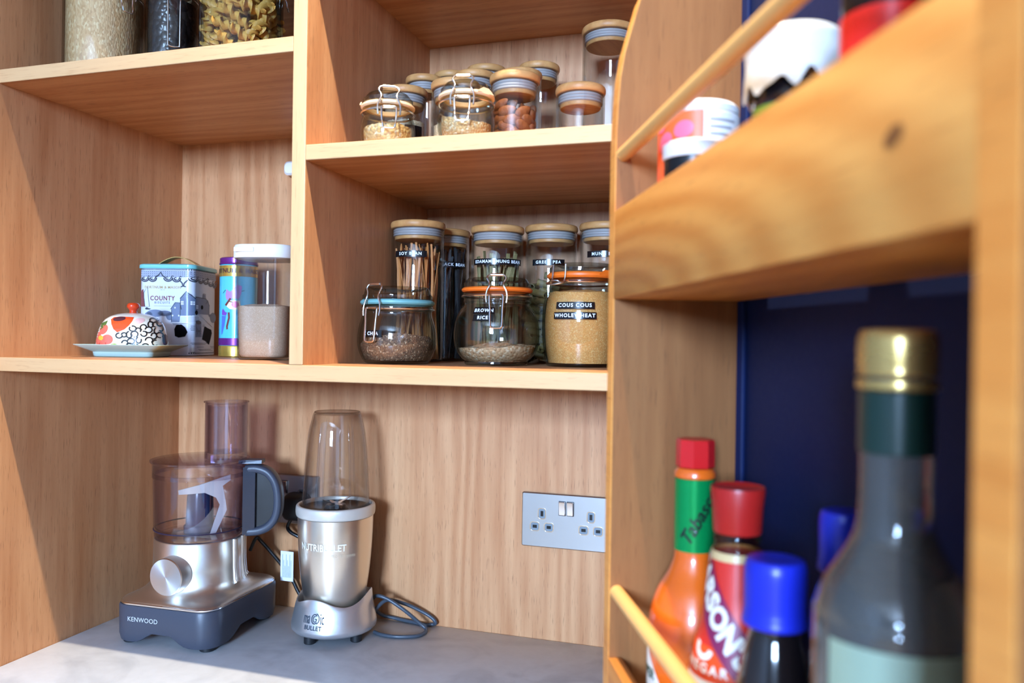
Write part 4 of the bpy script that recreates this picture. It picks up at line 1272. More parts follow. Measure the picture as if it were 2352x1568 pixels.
lil = pm('lilac_print', S(176, 128, 200), 0.3); pinkp = pm('hot_pink_print', S(214, 60, 130), 0.3); brn = pm('brown_print', S(112, 48, 44), 0.3); crm = pm('cream_print', S(236, 222, 182), 0.3); vio = pm('violet_print', S(120, 70, 170), 0.3); bl = pm('blue_print', S(84, 110, 210), 0.3)
def ce(x, y, rx, ry, rot=0): return t_ell(cs(x), cz(y), rx*0.0001185, ry*0.0001185, rot)
carta('printed_pole', [t_line(cp([(305, 840), (300, 1240)]), 0.0016)], crm)
carta('printed_swirl', [t_poly(cp([(160, 640), (175, 565), (230, 600), (270, 570), (320, 500), (390, 520), (380, 620), (350, 700), (260, 690), (240, 740), (170, 700)]))], lil)
carta('printed_shade', [t_poly(cp([(180, 800), (235, 720), (360, 720), (380, 820), (350, 850), (230, 840)]))], crm, 0.0004)
carta('printed_ball', [ce(305, 775, 48, 46)], pinkp, 0.0007)
carta('printed_arm', [t_line(cp([(165, 790), (220, 720), (240, 690)]), 0.0032), t_line(cp([(225, 735), (280, 745), (330, 740)]), 0.0014)], brn, 0.0006)
carta('printed_dancer', [t_poly(cp([(95, 860), (115, 830), (160, 880), (190, 890), (170, 930), (95, 920)]))], vio)
carta('printed_skirt', [t_poly(cp([(90, 930), (170, 935), (150, 1060), (110, 1180), (85, 1200)]))], bl)
carta('printed_tail', [t_line(cp([(215, 885), (220, 960), (190, 1080), (195, 1112), (180, 1108)]), 0.0034)], brn)
carta('printed_marks', [t_line(cp([(110, 620), (160, 575)]), 0.0010), t_line(cp([(400, 1030), (440, 960)]), 0.0010), t_line(cp([(405, 1180), (430, 1150)]), 0.0016), t_line(cp([(385, 590), (425, 580)]), 0.0010)], ink_p)

# ---- sugar container
SL = Vector((0.3260, -0.200, ZL)); SR = math.radians(10)
t = thing('sugar_container', 'clear plastic container with a white lid, half full of pale sugar', 'container', SL, SR)
Hs = 0.158
def srr(wd, z): return rrect(wd, wd, wd*0.30, 8, z)
outer = [srr(0.0700, 0.0), srr(0.0740, 0.0015), srr(0.0775, 0.006), srr(0.0800, 0.04), srr(0.0830, 0.10), srr(0.0850, 0.135), srr(0.0860, 0.1475)]
inner = [srr(0.0830, 0.1475), srr(0.0818, 0.135), srr(0.0798, 0.10), srr(0.0768, 0.04), srr(0.0740, 0.0075), srr(0.0700, 0.0032)]
mk('body', loft(B(), outer+inner), box_pl, t, 50)
lid = mk('lid', loft(B(), [srr(0.0880, 0.1480), srr(0.0895, 0.1488), srr(0.0890, 0.1640), srr(0.0860, 0.1672), srr(0.0700, 0.1680)]), white_pl, t, 50)
mk('flap', box(B(), -0.034, -0.004, -0.0462, -0.0440, 0.1560, 0.1625, 0.0008), white_pl, lid, 40)
bm = B()
zz = [0.0040, 0.0080, 0.02, 0.04, 0.06, 0.0780]
wd_ = [0.0675, 0.0725, 0.0738, 0.0752, 0.0762, 0.0770]
rings = [srr(a, z) for a, z in zip(wd_, zz)]
for v in rings[-1]: v.z += 0.0016*noise.noise(Vector((v.x*90, v.y*90, 4)))
for k_ in (0.8, 0.6, 0.4, 0.2):
    rr_ = srr(0.0770*k_, 0.0790+0.004*(1-k_))
    for v in rr_: v.z += 0.0018*noise.noise(Vector((v.x*90, v.y*90, 4)))
    rings.append(rr_)
o = mk('sugar', loft(bm, rings), sugar_m, None, 60)
o.location = SL; o.rotation_euler = (0, 0, SR)
tag(o, 'pale golden sugar filling the white-lidded container halfway', 'sugar', None, 'stuff')

# ------------------------------------------------------------------ food processor
PL = Vector((0.165, -0.145, 0.0)); PR = 0.04
t = thing('food_processor', 'food processor with a brushed metal body and smoky bowl, its handle turned to the blender', 'food processor', PL, PR)
cy = 0.006
# plinth with arched undersides between its four feet
n = 12
per = rrect(0.178, 0.198, 0.030, n, 0, 0, cy)
def under(p):
    u = abs(p.x)/0.089; v = abs(p.y-cy)/0.099
    edge_x = max(0, 1-abs(p.x)/0.050) if v > 0.93 else 0
    edge_y = max(0, 1-abs(p.y-cy)/0.055) if u > 0.93 else 0
    e = max(edge_x, edge_y)
    e = e*e*(3-2*e)
    return 0.006+0.015*min(1, e*1.4)
def dens(P, k=5):
    out = []
    for i in range(len(P)):
        a, b = P[i], P[(i+1) % len(P)]
        L_ = (b-a).length
        m_ = max(1, int(L_/0.008))
        out += [a+(b-a)*(q/m_) for q in range(m_)]
    return out
per = dens(per)
def scaled(P, f, z): return [Vector((p.x*f, cy+(p.y-cy)*f, z)) for p in P]
bot_in = [Vector((p.x*0.93, cy+(p.y-cy)*0.93, under(p))) for p in per]
bot = [Vector((p.x*0.975, cy+(p.y-cy)*0.975, under(p)+0.0005)) for p in per]
low = [Vector((p.x*0.995, cy+(p.y-cy)*0.995, under(p)+0.010)) for p in per]
topp = [Vector((p.x, p.y, 0.058)) for p in per]
top2 = scaled(per, 0.985, 0.0615)
base = mk('plinth', loft(B(), [scaled(per, 0.90, 0.030), bot_in, bot, low, topp, top2]), dark_grey, t, 50)
for fx, fy in ((-0.068, -0.070), (0.068, -0.070), (-0.068, 0.080), (0.068, 0.080)):
    mk('foot', lathe(B(), [(0, 0.0), (0.011, 0.0), (0.012, 0.0010), (0.012, 0.0105), (0, 0.0105)], 24, (fx, fy, 0)), black_rub, base)
decal('lettering', [t_text('KENWOOD', 0.0098, 0, 0, 1.05)], lambda s, q: Vector((s-0.030, cy-0.0994, q+0.0415)), grey_print, base, 0.02)
mk('trim', loft(B(), [scaled(per, 0.976, 0.0616), scaled(per, 0.982, 0.0624), scaled(per, 0.982, 0.0644), scaled(per, 0.972, 0.0652)]), chrome, t, 50)
def blend(f, r, z, round_):
    out = []
    for p in per:
        a = math.atan2((p.y-cy)/0.099, p.x/0.089)
        q = Vector((p.x*f, cy+(p.y-cy)*f, z)); c_ = Vector((r*math.cos(a), r*math.sin(a)+cy*(1-round_), z))
        out.append(q.lerp(c_, round_))
    return out
body = mk('motor_body', loft(B(), [blend(0.965, 0.08, 0.0654, 0), blend(0.955, 0.08, 0.0675, 0.05), blend(0.90, 0.082, 0.0705, 0.30), blend(0.86, 0.0765, 0.0755, 0.65), blend(0.82, 0.0725, 0.0820, 0.93), blend(0.8, 0.0702, 0.0900, 1.0), blend(0.8, 0.0690, 0.110, 1.0), blend(0.8, 0.0682, 0.152, 1.0), blend(0.8, 0.0670, 0.1535, 1.0)]), steel_b, t, 50)
for a in (-0.06, 0.30, 0.62):
    c_ = Vector((math.cos(a), math.sin(a), 0))
    mk('rib', tube(B(), [c_*0.0672+Vector((0, 0, 0.1525)), c_*0.0676+Vector((0, 0, 0.11)), c_*0.0695+Vector((0, 0, 0.088)), c_*0.0730+Vector((0, 0, 0.083))], 0.0048, 14), steel_b, body, 60)
kb = lathe(B(), [(0, 0), (0.0284, 0), (0.0284, 0.022), (0.0272, 0.0236), (0, 0.0238)], 56)
bmesh.ops.rotate(kb, verts=kb.verts, cent=(0, 0, 0), matrix=Matrix.Rotation(PI/2, 3, 'X'))
bmesh.ops.translate(kb, verts=kb.verts, vec=(0.0050, -0.0640, 0.1085))
def spun():
    m, nt, bs = nodes('spun_aluminium')
    bs.inputs['Base Color'].default_value = (0.80, 0.80, 0.80, 1); bs.inputs['Metallic'].default_value = 1.0
    bs.inputs['Roughness'].default_value = 0.32
    bs.inputs['Anisotropic'].default_value = 0.75
    tg = nt.nodes.new('ShaderNodeTangent'); tg.direction_type = 'RADIAL'; tg.axis = 'Y'
    nt.links.new(tg.outputs[0], bs.inputs['Tangent'])
    return m
mk('speed_knob', kb, spun(), t, 30)
# bowl
bw = [(0.0655, 0.1545), (0.0675, 0.1552), (0.0680, 0.1600), (0.0672, 0.1660), (0.0690, 0.1690), (0.0700, 0.2100), (0.0710, 0.2480), (0.0710, 0.2560)]
bowl = mk('bowl', lathe(B(), shell_prof(bw, 0.0024, 0.003), 64), smoke, t, 50)
mk('bowl_ring', torus(B(), 0.0688, 0.0011, 0.1675, 64, 8), pm('dark_violet_line', S(46, 36, 56), 0.3), bowl)
mk('spindle', lathe(B(), [(0, 0.1580), (0.0245, 0.1580), (0.0245, 0.1690), (0.0215, 0.1720), (0.0200, 0.2150), (0.0180, 0.2260), (0.0110, 0.2300), (0, 0.2300)], 40), pm('ink_blue_plastic', S(34, 48, 82), 0.25), bowl)
vdp = (CAM-PL); vdp.z = 0; vdp.normalize()
Mp = Matrix.Rotation(-PR, 3, 'Z')
rr3 = Mp @ Vector((-vdp.y, vdp.x, 0)); vv3 = Mp @ vdp
tool = [(-0.0325, 0.0225), (0.0001, 0.03), (0.0452, 0.0443), (0.0452, 0.0351), (0.0335, 0.0267), (0.0385, 0.0), (0.0402, -0.0117), (0.0235, -0.0495), (0.0151, -0.0495), (0.0293, -0.0034), (0.0235, 0.0083), (0.0068, 0.0167), (-0.015, 0.0158), (-0.0317, 0.0158)]
V_, F_ = t_poly(tool)
bm = B()
fr = [bm.verts.new(rr3*x+vv3*0.0265+Vector((0, 0, 0.2080+z))) for x, z in V_]
bk = [bm.verts.new(rr3*x+vv3*0.0238+Vector((0, 0, 0.2080+z))) for x, z in V_]
for f in F_:
    bm.faces.new([fr[i] for i in f]); bm.faces.new([bk[i] for i in reversed(f)])
for i in range(len(tool)):
    j = (i+1) % len(tool)
    bm.faces.new((fr[i], fr[j], bk[j], bk[i]))
mk('stirring_tool', bm, pm('cream_tool_plastic', S(206, 202, 192), 0.4), bowl, 20)
# lid and chute
lidp = [(0.0722, 0.2500), (0.0722, 0.2700), (0.0740, 0.2725), (0.0760, 0.2740), (0.0760, 0.2762), (0.0740, 0.2768), (0.0, 0.2775), (0.0, 0.2750), (0.0720, 0.2742), (0.0705, 0.2700), (0.0705, 0.2565), (0.0715, 0.2562), (0.0715, 0.2500), (0.0722, 0.2500)]
lid = mk('bowl_lid', lathe(B(), lidp, 64), smoke, t, 50)
cx_, cyy = 0.0335, 0.0190
mk('feed_tube', lathe(B(), [(0.0330, 0.2776), (0.0330, 0.3660), (0.0352, 0.3672), (0.0352, 0.3688), (0.0312, 0.3688), (0.0312, 0.2776), (0.0330, 0.2776)], 48, (cx_, cyy, 0)), smoke, lid, 50)
mk('pusher', lathe(B(), [(0, 0.2860), (0.0290, 0.2860), (0.0290, 0.3620), (0.0275, 0.3620), (0.0275, 0.2880), (0, 0.2880)], 48, (cx_, cyy, 0)), smoke, lid, 50)
ha = math.radians(20)-PR
def H(o_, s, z): return Vector((o_*math.cos(ha)-s*math.sin(ha), o_*math.sin(ha)+s*math.cos(ha), z))
bm = B()
loft(bm, [[H(0.064, -0.013, 0.2700), H(0.100, -0.011, 0.2700), H(0.100, 0.011, 0.2700), H(0.064, 0.013, 0.2700)], [H(0.064, -0.013, 0.2755), H(0.100, -0.010, 0.2755), H(0.100, 0.010, 0.2755), H(0.064, 0.013, 0.2755)]])
mk('lid_latch', bm, dark_grey, lid, 30)
hpts = spline([H(0.074, 0, 0.2600), H(0.092, 0, 0.2610), H(0.110, 0, 0.2540), H(0.122, 0, 0.2360), H(0.126, 0, 0.2100), H(0.123, 0, 0.1850), H(0.112, 0, 0.1690), H(0.096, 0, 0.1610), H(0.076, 0, 0.1590)], 5)
bm = B()
rings = []
for i, p in enumerate(hpts):
    a_p = hpts[max(i-1, 0)]; b_p = hpts[min(i+1, len(hpts)-1)]
    tg_ = (b_p-a_p).normalized(); sd = H(0, 1, 0); nn_ = tg_.cross(sd).normalized()
    k_ = i/(len(hpts)-1); wd2 = 0.0125+0.002*math.sin(PI*k_); th2 = 0.0070
    rings.append([p+sd*(wd2*math.copysign(abs(math.cos(q))**0.6, math.cos(q)))+nn_*(th2*math.copysign(abs(math.sin(q))**0.6, math.sin(q))) for q in [2*PI*j/16 for j in range(16)]])
handle = mk('handle', loft(bm, rings), dark_grey, t, 60)
bm = B()
loft(bm, [[H(0.0715, -0.014, z), H(0.090, -0.010, z), H(0.092, 0.0, z), H(0.090, 0.010, z), H(0.0715, 0.014, z)] for z in (0.1560, 0.1600, 0.20, 0.2400, 0.2640)])
mk('handle_post', bm, pm('dark_smoke_plastic', S(44, 48, 60), 0.18, coat=0.4), handle, 30)
bm = B()
wp_ = [(0.0880, 0.1600), (0.1000, 0.1640), (0.1140, 0.1740), (0.1210, 0.1880), (0.1235, 0.2100), (0.1200, 0.2340), (0.1100, 0.2490), (0.0960, 0.2560), (0.0880, 0.2570)]
loft(bm, [[H(o_, sg*0.0035, z_) for o_, z_ in wp_] for sg in (-1, 1)])
mk('handle_web', bm, black_pl, handle, 20)
# its flex, tag and plug
LW = PL
def loc(p): return Matrix.Rotation(-PR, 3, 'Z') @ (Vector(p)-PL)
mk('power_cord', tube(B(), spline([loc(p) for p in ((0.190, -0.0450, 0.105), (0.2004, -0.0430, 0.1270), (0.2067, -0.035, 0.1180), (0.2337, -0.025, 0.0855), (0.2552, -0.018, 0.056), (0.2700, -0.016, 0.030), (0.2900, -0.0140, 0.0080), (0.3150, -0.0120, 0.0036))], 6), 0.0032, 12), black_pl, t, 60)
tg = thing('cord_tag', 'white paper care tag hanging on the black cord behind the blender', 'tag', (0.2530, -0.0290, 0.0540), 0)
mk('paper', box(B(), -0.0125, 0.0125, -0.0003, 0.0003, 0.0, 0.0510), white_matte, tg, 0)
decal('print', [t_line([(-0.0085+0.0024*i, 0.006), (-0.0085+0.0024*i, 0.046-0.01*(i % 3))], 0.0007) for i in range(8)], lambda s, q: Vector((s, -0.0006, q)), bl, tg, 0.1)
pg = thing('plug', 'black plug pushed into the socket behind the blender', 'plug', (0.2620, -0.0065, 0.1560))
bm = loft(B(), [[Vector((p.x, y_, p.y+0.024)) for p in rrect(w__, h__, 0.012, 6)] for y_, w__, h__ in ((0.0, 0.046, 0.048), (-0.012, 0.046, 0.048), (-0.024, 0.040, 0.042), (-0.030, 0.030, 0.032))])
mk('plug_body', bm, black_rub, pg, 50)
mk('plug_cord', tube(B(), spline([(-0.0080, -0.012, 0.004), (-0.0130, -0.0160, -0.010), (-0.0050, -0.0185, -0.0185), (0.012, -0.0160, -0.0270), (0.030, -0.0100, -0.0420), (0.050, -0.0030, -0.0850), (0.070, -0.0020, -0.1350), (0.0880, -0.0060, -0.1520)], 6), 0.0032, 12), black_pl, pg, 60)

# ------------------------------------------------------------------ small bullet blender
NL = Vector((0.381, -0.090, 0.0)); na = cam_az(NL)
t = thing('bullet_blender', 'slim champagne-metal blender with an upturned clear cup, its cord looped beside it', 'blender', NL)
def wave(a):
    d = (a-na+PI) % (2*PI)-PI
    return 0.0645+0.0070*math.cos(3.36*(d+0.56))*(0.5+0.5*math.cos(d))**0.35+0.004*max(0, math.sin(d))
def zf(r, z, a):
    return wave(a)+(z-1) if z > 0.5 else z
bp = [(0, 0.0135), (0.0560, 0.0130), (0.0640, 0.0140), (0.0672, 0.0175), (0.0672, 0.0230), (0.0652, 0.0330), (0.0628, 0.0440), (0.0610, 0.0530), (0.0592, 0.9985), (0.0580, 1.0), (0.0562, 0.9985), (0.0545, 0.040), (0.0, 0.040)]
base = mk('base', lathe(B(), bp, 96, zfun=zf), silver_pl, t, 50)
for k_ in range(4):
    a = na-0.95+k_*PI/2*1.0+0.12
    mk('foot', lathe(B(), [(0, 0), (0.0082, 0), (0.0090, 0.0010), (0.0090, 0.0140), (0, 0.0140)], 20, (0.050*math.cos(a), 0.050*math.sin(a), 0)), black_rub, base)
rfb = prof_r([(0.0672, 0.0230), (0.0652, 0.0330), (0.0628, 0.0440), (0.0610, 0.0530), (0.0595, 0.0640)])
wb = wrap(rfb, 0.0, na-0.50, 0.0006)
lg = [t_text('ma', 0.0235, -0.0140, 0.0440, xs=0.46, bold=0.0002), t_text('ic', 0.0235, 0.0140, 0.0440, xs=0.46, bold=0.0002)]
lg += [t_arc(0.0008, 0.0440, 0.0052, 0.0068, 0.7, 5.6, 0.0015), t_arc(0.0014, 0.0440, 0.0030, 0.0042, 1.2, 6.4, 0.0012), t_line([(0.0014, 0.0440), (0.0044, 0.0440)], 0.0012), t_arc(0.0024, 0.0445, 0.0064, 0.0076, -1.2, 1.4, 0.0012)]
lg += [t_text('BULLET', 0.0090, -0.0015, 0.0305, spacing=1.1, xs=0.95, bold=0.0002)]
decal('lettering', lg, wb, pm('gunmetal_print', S(70, 76, 86), 0.6, spec=0.05), base, 0.003)
bprof = smooth_prof([(0.0455, 0.0405), (0.0475, 0.055), (0.0515, 0.080), (0.0552, 0.110), (0.0576, 0.140), (0.0590, 0.170), (0.0594, 0.1915)], 3)
body = mk('motor_body', lathe(B(), [(0, 0.0405)]+bprof+[(0.0550, 0.1918), (0, 0.1918)], 80), champagne, t, 50)
rfn = prof_r(bprof)
decal('lettering', [t_text('NUTRIBULLET', 0.0150, 0, 0, bold=0.0003, xs=0.82)], wrap(rfn, 0.1510, na-0.38, 0.0005), pm('pale_gilt_print', S(236, 230, 216), 0.5), body, 0.003)
decal('small_lettering', [t_text('PRO 900 SERIES', 0.0052, 0.018, 0, spacing=1.1)], wrap(rfn, 0.1385, na-0.10, 0.0005), pm('pale_gilt_print2', S(222, 204, 174), 0.4), body, 0.003)
mk('rim', lathe(B(), smooth_prof([(0.0560, 0.1920), (0.0604, 0.1922), (0.0622, 0.1955), (0.0626, 0.2030), (0.0616, 0.2085), (0.0590, 0.2098), (0.0568, 0.2085), (0.0560, 0.1990)], 3), 80), pm('pale_satin_rim', S(206, 200, 190), 0.38, metal=0.35), t, 60)
bb = mk('blade_collar', lathe(B(), [(0, 0.1925), (0.0550, 0.1925), (0.0552, 0.2030), (0.0530, 0.2048), (0.0480, 0.2010), (0.0200, 0.2000), (0.0150, 0.2080), (0, 0.2085)], 56), black_pl, t, 40)
for k_ in range(4):
    a = na+0.4+k_*PI/2
    d_ = Vector((math.cos(a), math.sin(a), 0)); e_ = Vector((-math.sin(a), math.cos(a), 0))
    zt2 = 0.2175 if k_ % 2 else 0.2095
    bm = B()
    loft(bm, [[d_*0.004-e_*0.005+Vector((0, 0, 0.2088)), d_*0.004+e_*0.005+Vector((0, 0, 0.2088)), d_*0.004+e_*0.005+Vector((0, 0, 0.2096)), d_*0.004-e_*0.005+Vector((0, 0, 0.2096))], [d_*0.024-e_*0.0015+Vector((0, 0, zt2)), d_*0.024+e_*0.0015+Vector((0, 0, zt2)), d_*0.024+e_*0.0015+Vector((0, 0, zt2+0.0008)), d_*0.024-e_*0.0015+Vector((0, 0, zt2+0.0008))]])
    mk('blade', bm, chrome, bb, 20)
cpf = smooth_prof([(0.0528, 0.2052), (0.0524, 0.2150), (0.0508, 0.240), (0.0490, 0.270), (0.0466, 0.300), (0.0435, 0.325), (0.0395, 0.3455), (0.0372, 0.3538), (0.0352, 0.3565)], 4)
cin = [(max(r-0.0022, 0), min(z, 0.3528)) for r, z in reversed(cpf)]
cup_ = mk('cup', lathe(B(), cpf+[(0.0330, 0.3562), (0.0300, 0.3550), (0.0, 0.3548), (0.0, 0.3528)]+cin+[cpf[0]], 72), cup_pl, t, 60)
mk('cup_rim', torus(B(), 0.0352, 0.0010, 0.3560, 56, 8), cup_pl, cup_)
rfc = prof_r(cpf)
for k_ in range(6):
    a = na-0.62+k_*PI/3
    mk('flute', tube(B(), [Vector((math.cos(a)*(rfc(z)-0.0002), math.sin(a)*(rfc(z)-0.0002), z)) for z in [0.208+0.0112*i for i in range(13)]], lambda q: 0.0016*min(1, q*8+0.2, (1-q)*8+0.2), 8), cup_pl, cup_, 60)
def nloc(p): return Vector(p)-NL
cord = spline([nloc(p) for p in ((0.4330, -0.0620, 0.0280), (0.4480, -0.0420, 0.0460), (0.4729, -0.024, 0.0379), (0.5000, -0.0150, 0.0255), (0.5170, -0.0120, 0.0160), (0.5235, -0.0110, 0.0085), (0.5178, -0.0080, 0.0040), (0.5050, -0.0125, 0.0032), (0.4800, -0.0080, 0.0034), (0.4500, -0.0060, 0.0050), (0.4250, -0.0120, 0.0110), (0.4150, -0.0260, 0.0300), (0.4330, -0.0500, 0.0540), (0.4548, -0.0500, 0.0516), (0.4836, -0.0450, 0.0343), (0.5050, -0.0370, 0.0150), (0.5170, -0.0360, 0.0060), (0.5195, -0.0460, 0.0034), (0.5120, -0.0640, 0.0032), (0.4838, -0.0767, 0.0032), (0.4580, -0.0764, 0.0032), (0.4420, -0.0700, 0.0034))], 7)
mk('power_cord', tube(B(), cord, 0.0030, 12), pm('slate_cord', S(64, 72, 82), 0.35), t, 60)
# ------------------------------------------------------------------ things in the door rack
def raz(loc): return cam_az(loc)
red_pl = pm('red_cap_plastic', S(196, 28, 30), 0.3); dred_pl = pm('dark_red_cap', S(168, 30, 26), 0.35)
blue_pl = pm('royal_blue_cap', S(28, 42, 176), 0.32)
green_foil = pm('green_foil_label', S(10, 150, 76), 0.22, metal=0.45)
hot_sauce = pm('orange_pepper_sauce', S(220, 96, 20), 0.3, coat=0.9)
sauce_clear = pm('orange_sauce_neck', S(190, 92, 34), 0.25, coat=0.9)
red_label = pm('red_bottle_label', S(206, 44, 34), 0.4, coat=0.3); orange_label = pm('orange_label', S(226, 76, 30), 0.42); plum_label = pm('plum_band_label', S(128, 32, 76), 0.42); cream_lab = pm('cream_label', S(230, 226, 214), 0.5)
soy_dark = pm('dark_soy_glass', S(22, 16, 16), 0.1, coat=1.0)
brown_glass = glass('pale_brown_glass', (0.80, 0.70, 0.60, 1), (0.5, 0.4, 0.3, 1))
green_clear = glass('faint_green_glass', (0.90, 0.93, 0.91, 1), (0.52, 0.62, 0.58, 1), gain=1.5)
thick_glass = pm('grey_clear_glass', S(150, 150, 146), 0.10, trans=0.80, ior=1.36, var=0.03, coat=0.7)  # grey base colour mixed into the clear glass
gold_cap = pm('gilt_cap', S(206, 172, 104), 0.28, metal=0.75); capsule_m = pm('dark_green_capsule', S(18, 46, 40), 0.3, coat=0.3); sage_label = pm('sage_label', S(138, 156, 136), 0.6)

def place(u, v, z): return ruv(u, v, z)
Z2 = RFLOOR2+0.0002
# pepper sauce
Lc = place(0.047, -0.0600, Z2); az_ = raz(Lc)
t = thing('sauce_bottle', 'orange pepper sauce bottle with a small red cap and green foil neck', 'bottle', Lc)
bp = smooth_prof([(0.0330, 0.0), (0.0362, 0.004), (0.0366, 0.015), (0.0366, 0.085), (0.0366, 0.105), (0.0345, 0.122), (0.0280, 0.140), (0.0205, 0.153), (0.0162, 0.165), (0.0156, 0.175)], 4)
body = mk('sauce_body', lathe(B(), [(0, 0)]+bp+[(0.0154, 0.229), (0.0150, 0.2300), (0.0168, 0.2310), (0.0170, 0.2350), (0.0145, 0.2385), (0.0, 0.2385)], 48), hot_sauce, t, 50)
mk('foil_label', lathe(B(), [(0.0160, 0.1712), (0.0164, 0.1715), (0.0164, 0.2300), (0.0160, 0.2303)], 48), green_foil, t, 40)
decal('lettering', [t_text('Tabasco', 0.0150, 0, 0, rot=1.05, shear=0.3, bold=0.0003)], wrap(lambda z: 0.0166, 0.2000, az_+0.25, 0.0004), ink_p, t, 0.003)
mk('cap', lathe(B(), [(0, 0.2390), (0.0150, 0.2390), (0.0158, 0.2400), (0.0156, 0.2600), (0.0146, 0.2620), (0, 0.2620)], 8), red_pl, t, 25)
rf = prof_r(bp)
decal('diamond_label', [t_poly([(-0.062, 0.122), (-0.050, 0.113), (-0.032, 0.090), (-0.014, 0.064), (0.0, 0.045), (0.0, 0.022), (-0.062, 0.022)])], wrap(rf, 0.0, az_-0.25, 0.0005), cream_lab, t, 0.004)
decal('small_lettering', [t_text('PEPPER', 0.0110, -0.036, 0.072, bold=0.0004, xs=0.8), t_text('SAUCE', 0.0110, -0.032, 0.056, bold=0.0004)], wrap(rf, 0.0, az_-0.25, 0.0009), pm('dark_green_print', S(46, 78, 62), 0.4), t, 0.004)
# malt vinegar
Lc = place(0.138, -0.0600, Z2); az_ = raz(Lc)
t = thing('vinegar_bottle', 'vinegar bottle in a red sleeve with a flared dark red cap, beside the pepper sauce', 'bottle', Lc)
bp = smooth_prof([(0.0290, 0.0), (0.0322, 0.004), (0.0330, 0.015), (0.0330, 0.085), (0.0318, 0.105), (0.0275, 0.130), (0.0222, 0.155), (0.0186, 0.180), (0.0172, 0.192)], 4)
mk('sleeve', lathe(B(), [(0, 0)]+bp+[(0, 0.192)], 48), red_label, t, 50)
rf = prof_r(bp)
mk('glass_neck', lathe(B(), [(0.0168, 0.1922), (0.0172, 0.1960), (0.0152, 0.2000), (0.0166, 0.2040), (0.0150, 0.2068), (0.0, 0.2068)], 40), brown_glass, t, 50)
mk('pale_ring', lathe(B(), [(0.0174, 0.1885), (0.0186, 0.1890), (0.0176, 0.1945), (0.0170, 0.1945)], 40), pm('pale_gold_ring', S(210, 180, 130), 0.35), t, 50)
mk('cap', lathe(B(), [(0, 0.2072), (0.0164, 0.2072), (0.0168, 0.2085), (0.0176, 0.2250), (0.0190, 0.2375), (0.0186, 0.2395), (0.0170, 0.2385), (0, 0.2375)], 40), dred_pl, t, 40)
mk('waist_label', lathe(B(), [(rf(z)+0.0004, z) for z in [0.022+0.0090*i for i in range(13)]]+[(rf(0.1305)+0.0001, 0.1305)], 48), orange_label, t, 50)
ct, st = math.cos(-0.86), math.sin(-0.86)
def rot2(x, y): return (x*ct-y*st, x*st+y*ct)
band = [rot2(x, y) for x, y in ((-0.055, -0.0125), (0.062, -0.0125), (0.062, 0.0125), (-0.055, 0.0125))]
zb_ = 0.138
decal('diagonal_band', [t_poly([(p[0]-0.004, zb_+p[1]) for p in band])], wrap(rf, 0.0, az_-0.05, 0.0009), plum_label, t, 0.004)
decal('lettering', [t_text("SARSON'S", 0.0215, -0.0190, 0.1560, rot=-0.86, bold=0.0011, xs=0.92)], wrap(rf, 0.0, az_-0.05, 0.0013), cream_lab, t, 0.003)
decal('small_lettering', [t_text('VINEGAR', 0.0085, -0.026, 0.1160, spacing=1.4, bold=0.0003), t_arc(-0.0230, 0.1290, 0.0065, 0.0060, 2.6, 6.2, 0.0040)], wrap(rf, 0.0, az_-0.05, 0.0010), cream_lab, t, 0.003)
mk('pale_band', lathe(B(), [(rf(z)+0.0008, z) for z in (0.1020, 0.1050, 0.1085)], 48), cream_lab, t, 50)
# blue-capped soy sauces
def soy(u, v, zc, rc, hcap, rbody, label, extra=False):
    Lc = place(u, v, Z2)
    t = thing('soy_bottle', label, 'bottle', Lc)
    h0 = zc-Z2-hcap
    bp = smooth_prof([(rbody*0.92, 0.0), (rbody, 0.004), (rbody, 0.03), (rbody, h0*0.60), (rbody*0.96, h0*0.72), (rbody*0.72, h0*0.90), (rc*0.80, h0*0.97), (rc*0.78, h0)], 4)
    mk('glass_body', lathe(B(), [(0, 0)]+bp+[(0, h0)], 44), soy_dark, t, 50)
    mk('cap', lathe(B(), smooth_prof([(0.0, h0+0.0003), (rc*0.97, h0+0.0004), (rc*1.02, h0+0.0060), (rc*0.99, h0+0.012), (rc, h0+hcap*0.75), (rc*0.95, h0+hcap*0.93), (rc*0.78, h0+hcap), (0.0, h0+hcap*0.985)], 4), 44), blue_pl, t, 60)
    if extra:
        rf = prof_r(bp)
        mk('red_label', lathe(B(), [(rf(z)+0.0005, z) for z in (0.020, 0.05, h0*0.58)], 44), orange_label, t, 50)
soy(0.2290, -0.0470, 0.3465, 0.0183, 0.0400, 0.0245, 'dark soy bottle with a broad blue cap, standing behind the dowel')
soy(0.2215, -0.0930, 0.3730, 0.0138, 0.0380, 0.0178, 'dark bottle with a smaller blue cap, mostly behind the big clear bottle', True)
# the big clear bottle
Lc = place(0.3370, -0.0550, Z2); az_ = raz(Lc)
t = thing('oil_bottle', 'big clear glass bottle with a gilt cap and dark green neck sleeve', 'bottle', Lc)
z = lambda a: a-Z2
bp = smooth_prof([(0.0320, 0.0), (0.0348, 0.004), (0.0354, 0.02), (0.0354, z(0.28)), (0.0354, z(0.343)), (0.0344, z(0.3525)), (0.0303, z(0.3645)), (0.0230, z(0.3765)), (0.0174, z(0.3885)), (0.0158, z(0.4030)), (0.0158, z(0.4250))], 4)
top = bp+[(0.0150, z(0.4600))]
body = mk('glass_body', lathe(B(), [(0, 0)]+top+[(0, z(0.4600))], 56), thick_glass, t, 60)
mk('neck_sleeve', lathe(B(), [(0.0159, z(0.4245)), (0.0166, z(0.4250)), (0.0166, z(0.4530)), (0.0159, z(0.4535))], 48), capsule_m, t, 40)
mk('cap_ring', lathe(B(), [(0.0160, z(0.4536)), (0.0178, z(0.4545)), (0.0180, z(0.4570)), (0.0176, z(0.4585)), (0.0160, z(0.4588))], 48), gold_cap, t, 50)
